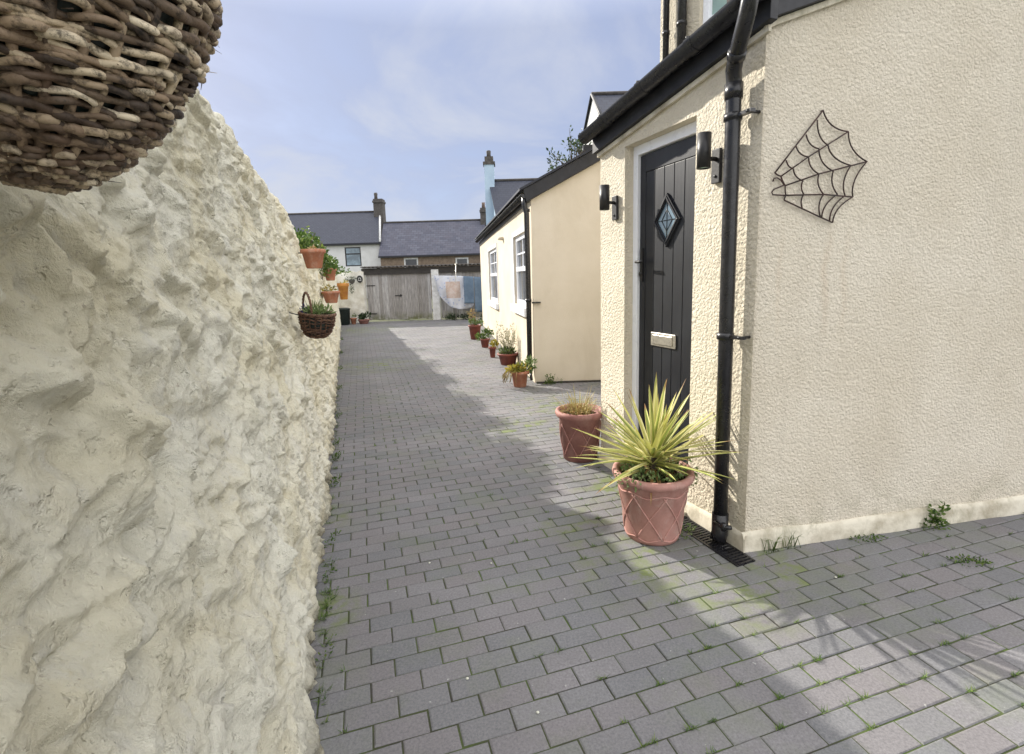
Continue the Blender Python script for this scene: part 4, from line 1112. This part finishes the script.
# objects at its foot
o = thing('bin', (-5.80, 17.05, 0), 'dark bin standing in the far corner behind the rubble wall', 'bin')
mb = MB(); mb.lathe((-5.80, 17.05, 0), [(.15, 0), (.18, .02), (.21, .52), (.22, .53)], 20); mb.build('body', M['liner'], o)
mb = MB(); mb.lathe((-5.80, 17.05, .53), [(.23, 0), (.235, .03), (.15, .06), (.0002, .07)], 20); mb.build('lid', M['liner'], o)
small_pot('small terracotta pot at the foot of the whitewashed end wall', (-5.53, 17.2, 0), .07, .11, .22, M['terra'], sprig(60, (.12, .1, .1), .28), group=None)
small_pot('low brown bowl of green plants at the foot of the end wall beside the gates', (-5.18, 17.25, 0), .14, .2, .16, M['redbr'], sprig(220, (.24, .16, .15), .27, 'leafd', .09), group=None)

# gates
def gate(x0, x1, label, y=18.0, ztop=1.72):
    o = thing('wooden_gate', ((x0 + x1) / 2, y, 0), label, 'gate', 'grey wooden gates')
    mb = MB(); x = x0
    while x < x1 - .03:
        w_ = min(R(.10, .135), x1 - x); z0 = R(.04, .07); mb.box(x + .003, x + w_ - .003, y + R(0, .006), y + .022, z0, ztop + R(-.01, .01)); x += w_
    mb.build('boards', M['wood'], o)
    mb = MB()
    for z in (.3, 1.45): mb.box(x0, x1, y + .026, y + .07, z, z + .1)
    mb.build('rails', M['wood'], o)
    return o
g = gate(-5.22, -2.86, 'wide grey weathered wooden gate left of the white post')
mb = MB(); mb.box(-4.2, -3.95, 17.975, 17.998, .92, .95); mb.box(-4.0, -3.97, 17.96, 17.998, .89, .98); mb.build('latch', M['blackmetal'], g)
for z in (.28, 1.30):
    mb = MB(); mb.box(-5.22, -4.9, 17.98, 17.998, z, z + .03); mb.build('hinge', M['blackmetal'], g)
gate(-2.55, -.2, 'grey weathered wooden gate right of the white post behind the washing')
mb = MB(); mb.box(-2.84, -2.57, 17.9, 18.12, 0, 1.83); po = mb.build('gate_post', M['whitep'], loc=(-2.7, 18, 0), bevel=.015); tag(po, 'square white painted post standing between the two wooden gates', 'post')
o = thing('canopy', (-3, 18.6, 0), 'low corrugated roof with dark edge above the wooden gates', 'canopy')
mb = MB(); n = 170; vs = []
for i in range(n + 1):
    x = -5.35 + 5.4 * i / n; dz = .022 * math.sin(x * 6.28318 / .145)
    vs += [(x, 17.82, 1.985 + dz), (x, 20.2, 2.05 + dz), (x, 17.82, 1.955 + dz), (x, 20.2, 2.02 + dz)]
fs = []
for i in range(n): a = i * 4; fs += [(a, a + 4, a + 5, a + 1), (a + 2, a + 3, a + 7, a + 6), (a, a + 2, a + 6, a + 4)]
mb.add(vs, fs); mb.build('corrugated_sheet', M['gbrick'], o)
mb = MB(); mb.box(-5.35, .05, 17.93, 18.03, 1.70, 1.93); mb.build('beam', M['darkwood'], o)
for x in (-5.28, -.05):
    mb = MB(); mb.box(x - .05, x + .05, 20.0, 20.1, 0, 2.0); mb.build('rear_post', M['darkwood'], o)

# washing line with sheet and towels
LY = 17.45
def line_z(x): return interp(x, [(-2.70, 1.60), (-1.7, 1.555), (-.75, 1.47)])
mb = MB(); mb.tube([(-2.70, 17.88, 1.62), (-2.67, LY, 1.60)] + [(x, LY, line_z(x)) for x in (-2.2, -1.7, -1.2, -.9)] + [(-.93, 15.9, 1.6)], .006, 6)
tag(mb.build('washing_line', M['white'], loc=(-1.8, LY, 1.5)), 'thin white washing line stretched from the white post to the outbuilding', 'washing line')
mb = MB(); mb.tube([(-1.96, LY + .02, 0), (-1.93, LY + .02, 1.0), (-1.88, LY + .02, 1.98)], [.02, .018, .016], 10); mb.tube([(-1.93, LY + .02, 1.95), (-1.83, LY + .02, 2.02)], .01, 6)
tag(mb.build('line_prop', M['steel'], loc=(-1.95, LY, 0)), 'thin metal prop holding up the washing line in front of the gates', 'prop')
mb = MB(); nu, nv = 36, 26; vs = []
bot = [(-2.68, 1.50), (-2.62, 1.33), (-2.55, 1.05), (-2.46, .86), (-2.32, .65), (-2.16, .51), (-2.0, .44), (-1.85, .40), (-1.6, .41), (-1.42, .44), (-1.30, .55)]
for i in range(nu + 1):
    u = i / nu; x = -2.68 + 1.38 * u; zt = line_z(x) + .01; zb = interp(x, bot)
    for k in range(nv + 1):
        t = k / nv; z = zt + (zb - zt) * t
        yy = LY - .02 + .07 * t * math.sin(x * 8 + z * 3) + .03 * math.sin((x + 2.68) * 14 - z * 6) + .02 * math.sin(x * 23 + z * 5) * t + .03 * math.sin(z * 6 + x * 4) * t
        vs.append((x + .02 * math.sin(z * 5) * t, yy, z))
fs = [(i * (nv + 1) + k, (i + 1) * (nv + 1) + k, (i + 1) * (nv + 1) + k + 1, i * (nv + 1) + k + 1) for i in range(nu) for k in range(nv)]
mb.add(vs, fs); sh = mb.build('bed_sheet', M['sheet'], loc=(-2.68, LY, 1.6)); tag(sh, 'white printed bed sheet with a peach panel sagging from the washing line', 'sheet')
so_ = sh.modifiers.new('thick', 'SOLIDIFY'); so_.thickness = .004
def towel(x0, x1, zb, label):
    mb = MB(); vs = []; nu, nv = 14, 16
    for i in range(nu + 1):
        x = x0 + (x1 - x0) * i / nu
        for k in range(nv + 1):
            t = k / nv; zt = line_z(x) + .012; z = zt + (zb - zt) * t; vs.append((x, LY - .15 + .025 * math.sin(x * 16) * t + .01 * math.sin(z * 9), z))
    mb.add(vs, [(i * (nv + 1) + k, (i + 1) * (nv + 1) + k, (i + 1) * (nv + 1) + k + 1, i * (nv + 1) + k + 1) for i in range(nu) for k in range(nv)])
    o = mb.build('towel', M['bluecloth'], loc=((x0 + x1) / 2, LY, 1)); tag(o, label, 'towel', 'blue towels on the washing line'); o.modifiers.new('thick', 'SOLIDIFY').thickness = .006
towel(-1.62, -1.27, .60, 'shorter blue grey towel hanging against the printed sheet')
towel(-1.25, -.86, .29, 'longer blue grey towel hanging nearest the outbuilding corner')
# low planting by the gates
mb = MB()
for i in range(14): clump(mb, (R(-2.3, -.9), 17.75, R(.05, .12)), (.16, .08, .1), 40, .07, .03)
tag(mb.build('weeds', M['leafd'], loc=(-1.6, 17.75, 0)), 'low dark weeds growing along the foot of the gates under the washing', 'weeds')

# ------------------------------------------------------------------ distant houses
def slope_uv(a, b, c, d):
    a, b, c, d = map(V, (a, b, c, d)); L1 = (b - a).length; h = (d - a).length
    return [(0, 0), (L1, 0), (L1, h), (0, h)]
def far_house(name, label, x0, y0, L, dep, ez, rz, wallm, roofm, ops=(), skew=0, cat='house', gut=True, over=.12):
    o = thing(name, (x0 + L / 2, y0, 0), label, cat)
    mb = MB(); fr = lambda s, oo, z: V((x0 + s, y0 + oo, z))
    panel(mb, fr, 0, L, 0, lambda s: ez, ops, .12)
    sk = skew * dep; A, B = (x0, y0), (x0 + L, y0); C_, D_ = (x0 + L + sk, y0 + dep), (x0 + sk, y0 + dep); m0 = (x0 + sk / 2, y0 + dep / 2); m1 = (x0 + L + sk / 2, y0 + dep / 2)
    for (p, q, m_) in ((A, D_, m0), (B, C_, m1)):
        mb.add([(*p, 0), (*q, 0), (*q, ez), (*m_, rz - .03), (*p, ez)], [(0, 1, 2, 3, 4)], 0, False)
    mb.quad((*C_, 0), (*D_, 0), (*D_, ez), (*C_, ez))
    mb.build('wall', wallm, o)
    mb = MB(); k = (rz - ez) / (dep / 2)
    f0 = V((x0 - over, y0 - .25, ez - .25 * k + .06)); f1 = V((x0 + L + over, y0 - .25, ez - .25 * k + .06)); r0_ = V((m0[0] - over, m0[1], rz + .06)); r1_ = V((m1[0] + over, m1[1], rz + .06))
    b0 = V((D_[0] - over, D_[1] + .25, ez - .25 * k + .06)); b1 = V((C_[0] + over, C_[1] + .25, ez - .25 * k + .06))
    mb.quad(f0, f1, r1_, r0_, slope_uv(f0, f1, r1_, r0_)); mb.quad(b1, b0, r0_, r1_, slope_uv(b1, b0, r0_, r1_))
    dz = V((0, 0, -.08))
    for a_, b_ in ((f0, f1), (f1, r1_), (r1_, b1), (b1, b0), (b0, r0_), (r0_, f0)): mb.quad(a_ + dz, b_ + dz, b_, a_, [(0, 0)] * 4)
    rf = mb.build('roof', roofm, o)
    mb = MB(); mb.tube([r0_ + V((0, 0, .02)), r1_ + V((0, 0, .02))], .09, 8); mb.build('ridge_tiles', M['gbrick'], rf)
    if gut:
        mb = MB(); mb.box(x0 - over, x0 + L + over, y0 - .34, y0 - .003, ez - .34, ez - .20 + .06 - .25 * k + .15); mb.build('gutter', M['fascia'], o)
    return o, rf
def far_window(o, x0, x1, y, z0, z1, frm, pane, t=.07, bar=None):
    mb = MB(); mb.box(x0, x0 + t, y + .02, y + .09, z0, z1); mb.box(x1 - t, x1, y + .02, y + .09, z0, z1); mb.box(x0 + t, x1 - t, y + .02, y + .09, z0, z0 + t); mb.box(x0 + t, x1 - t, y + .02, y + .09, z1 - t, z1)
    if bar: mb.box(x0 + t, x1 - t, y + .02, y + .09, bar, bar + t)
    w_ = mb.build('window', frm, o)
    mb = MB(); mb.quad((x0 + .02, y + .06, z0 + .02), (x1 - .02, y + .06, z0 + .02), (x1 - .02, y + .06, z1 - .02), (x0 + .02, y + .06, z1 - .02)); mb.build('pane', pane, w_)
o, rf = far_house('terraced_house', 'far white rendered house with smooth blue slate roof and black framed window', -27, 45, 15.4, 6.5, 5.1, 8.0, M['wrend'], M['slate'], [(12.22, 13.66, 2.9, 4.6)], -.22)
far_window(o, -14.78, -13.34, 45, 2.9, 4.6, M['black'], M['glass2'], .10, 3.95)
mb = MB(); a = V((-11.48, 44.72, 5.0)); b = V((-12.2, 48.25, 8.08)); mb.tube([a, b], .10, 6); mb.build('verge', M['whitep'], rf)
mb = MB(); mb.box(-12.62, -11.75, 47.6, 48.6, 5, 9.15); mb.box(-12.68, -11.69, 47.5, 48.7, 8.80, 8.98); ch = mb.build('chimney', M['gbrick'], rf)
mb = MB(); mb.lathe((-12.45, 48.1, 9.15), [(.17, 0), (.15, .3), (.18, .5), (.15, .62)], 12); mb.build('chimney_pot', M['gbrick'], ch)
o, rf = far_house('terraced_house', 'far stone cottage with old mottled slate roof behind the wooden gates', -11.35, 44, 10.6, 6, 3.85, 6.8, M['bstone'], M['slate2'], [(2.05, 3.3, 1.9, 3.45), (6.6, 7.75, 1.9, 3.35)], -.05)
far_window(o, -9.3, -8.05, 44, 1.9, 3.45, M['whitep'], M['glassd'], .13, 2.3); far_window(o, -4.75, -3.6, 44, 1.9, 3.35, M['whitep'], M['glassd'], .13, 2.3)
mb = MB(); mb.box(-2.55, -2.02, 46.5, 47.3, 4, 7.9); mb.box(-2.60, -1.97, 46.4, 47.4, 7.5, 7.7); ch = mb.build('chimney', M['gbrick'], rf)
mb = MB(); mb.lathe((-2.25, 46.9, 7.9), [(.17, 0), (.14, .35), (.17, .5)], 12); mb.build('chimney_pot', M['brick'], ch)
o, rf = far_house('blue_house', 'pale blue gabled house with tall blue chimney and dark slate roof behind the outbuilding', -.42, 30, 9, 6, 4.3, 7.62, M['blue'], M['slate'], [], -.21)
mb = MB(); mb.box(-1.42, -.80, 32.6, 33.3, 3.0, 8.62); ch = mb.build('chimney', M['blue'], rf)
mb = MB(); mb.box(-1.49, -.73, 32.55, 33.35, 8.62, 8.80); mb.box(-1.38, -.84, 32.6, 33.3, 8.80, 9.12); c2 = mb.build('chimney_top', M['gbrick'], ch)
mb = MB(); mb.lathe((-1.12, 32.95, 9.12), [(.15, 0), (.13, .2), (.15, .36), (.12, .42)], 12); mb.build('chimney_pot', M['gbrick'], c2)
o, rf = far_house('gabled_house', 'grey white gabled house with dark slate roof showing above the cottage gutter', 3.95, 20, 7, 3.6, 7.1, 8.85, M['wrend'], M['slate'], [], -.14, gut=False, over=.05)
mb = MB(); mb.tube([(3.9, 19.8, 6.95), (3.66, 21.8, 8.93), (3.42, 23.7, 7.0)], .075, 5); mb.build('verge', M['fascia'], rf)

# tree behind the outbuilding
o = thing('tree', (2.35, 17.2, 0), 'small dark leaved tree whose crown shows above the outbuilding roof', 'tree')
mb = MB(); tp = V((2.25, 17.2, 4.6)); mb.tube([(2.35, 17.2, 0), (2.3, 17.2, 2.4), tp], [.13, .09, .05], 10)
lf = MB()
for _ in range(34):
    e = V((R(1.5, 2.75), 17.2 + R(-.7, .7), R(4.6, 5.75))); mb.tube([tp + V((0, 0, R(-1.4, .1))), (tp + e) / 2 + V((R(-.1, .1), 0, .15)), e], [.022, .014, .006], 5)
    clump(lf, e, (.20, .22, .14), 17, .12, .065)
for _ in range(5):
    e = V((R(2.1, 2.6), 17.2, R(5.7, 6.5))); mb.tube([tp, (tp + e) / 2, e], [.02, .012, .005], 5)
    for k in range(9): leafquad(lf, tp.lerp(e, R(.6, 1.05)) + V((R(-.06, .06), 0, 0)), (R(-1, 1), R(-1, 1), R(-.5, 1)), R(.1, .17), R(.06, .09))
mb.build('trunk', M['bark'], o); lf.build('crown', M['leafd'], o)

# ------------------------------------------------------------------ weeds
def weed(label, c, kind):
    c = V(c); mb = MB()
    if kind == 'leafy':
        clump(mb, c + V((0, 0, .02)), (.08, .04, .022), 150, .024, .012)
        for _ in range(7):
            e = c + V((R(-.05, .06), R(-.04, .02), R(.08, .15)))
            for k in range(9): leafquad(mb, c.lerp(e, R(.2, 1.05)), (R(-1, 1), R(-1, 1), R(0, 1)), R(.02, .04), R(.012, .02))
    elif kind == 'grass':
        for _ in range(13):
            a = R(0, 6.28); b = c + V((R(-.06, .06), R(-.015, .015), 0)); mb.tube([b, b + V((math.cos(a) * .02, math.sin(a) * .01, .06)), b + V((math.cos(a) * .05, math.sin(a) * .03, R(.05, .10)))], [.0016, .0012, .0004], 4)
    else:
        clump(mb, c + V((0, 0, .006)), (.10, .05, .006), 150, .014, .008)
    tag(mb.build('weed', M['leaf'], loc=c), label, 'weed')
def gp(s, o=-.035): return G(s, o, 0)
weed('leafy weed sprouting from the foot of the gable wall right of its middle', gp(1.16), 'leafy')
weed('thin grass blades at the foot of the gable wall next to the downpipe', gp(.10), 'grass')
weed('second tuft of thin grass a little right of the downpipe corner', gp(.24), 'grass')
weed('low creeping green weed at the foot of the gable wall', gp(.70, -.05), 'low')
weed('flat green weed spreading over the paving near the right edge', (2.22, 2.22, 0), 'low')
weed('low leafy weed at the far right foot of the gable wall', gp(1.86, -.06), 'low')
weed('fine grass growing at the bottom corner of the outbuilding', (.62, 6.56, 0), 'grass')
weed('leafy green weed at the outbuilding corner beside its downpipe', (.50, 6.54, 0), 'leafy')
mb = MB(); clump(mb, H(.30, -.22, .015), (.14, .10, .015), 260, .02, .010); tag(mb.build('weed', M['succ'], loc=H(.3, -.22, 0)), 'mat of tiny succulents on the paving between the pink pot and the drain', 'weed')
# tiny growth in the paving joints: nobody could count it
rj = random.Random(11); mb = MB()
for c in joints:
    dist = c.length
    if dist > 7: continue
    q = c - CO; near_right = 1 if c.x > .2 and c.y < 3.2 else .25
    wall_d = c.x - base_x(c.y)
    pk = .62 * near_right + (.5 if wall_d < .12 else 0)
    pk *= 1.6 * max(0, noise.noise(V((c.x * 1.7, c.y * 1.7, 3))) + .45)
    if rj.random() > pk: continue
    for t_ in range(rj.choice([1, 1, 2])):
        base = c + PR * rj.choice([-.0893, .0893, rj.uniform(-.09, .09)]); base = base + PN * (rj.choice([-.0450, .0450]))
        if wall_d < .12: base = V((base_x(c.y) + .02, c.y + rj.uniform(-.05, .05), 0))
        for _ in range(rj.randint(6, 18)):
            a = rj.uniform(0, 6.28); l_ = rj.uniform(.010, .030) * (1.5 if wall_d < .12 else 1); p = base + PR * rj.uniform(-.018, .018) + PN * rj.uniform(-.003, .003)
            d = V((math.cos(a), math.sin(a), rj.uniform(.2, 1.1))).normalized(); s_ = d.cross(V((0, 0, 1))).normalized() * .0016
            mb.add([p - s_, p + s_, p + d * l_], [(0, 1, 2)])
tag(mb.build('joint_weeds', M['leaf'], loc=(0, 2, 0)), 'fine grass and moss sprouting from the paving joints', 'grass', kind='stuff')
# small clumps along the foot of the rubble wall
mb = MB()
for (y, n, k) in ((1.75, 50, .03), (2.05, 80, .035), (2.3, 70, .035), (2.6, 70, .04), (3.4, 160, .06), (3.9, 160, .06), (4.3, 120, .05), (5.2, 120, .06), (6.6, 140, .08), (8.2, 120, .08), (10, 120, .1), (12.5, 120, .1)):
    clump(mb, V((base_x(y) + .03, y, .012)), (.022, .11, k * .55), int(n * .7), .012 + k * .09, .006 + k * .045, (.4, 0, .7))
tag(mb.build('wall_foot_weeds', M['leaf'], loc=(base_x(3), 3, 0)), 'scattered green weeds along the foot of the rubble wall', 'weeds', kind='stuff')
# a few fallen petals / pebbles
t = NT('pale_pebble'); M['peb'] = t.fin((.6, .6, .52), .7)
mb = MB()
for (x, y) in ((1.50, 2.13), (-.46, 2.35), (-.14, 2.33), (2.1, 1.78), (-.2, 1.6), (.05, 1.45)):
    mb.lathe((x, y, .001), [(.003, 0), (.006, .002), (.003, .004), (.0002, .005)], 8)
tag(mb.build('pebbles', M['peb'], loc=(0, 2, 0)), 'few pale pebbles and petals lying on the paving', 'pebbles', kind='stuff')
for ob in bpy.data.objects:
    if '_o' in ob: del ob['_o']
print('script', time.time() - T0)
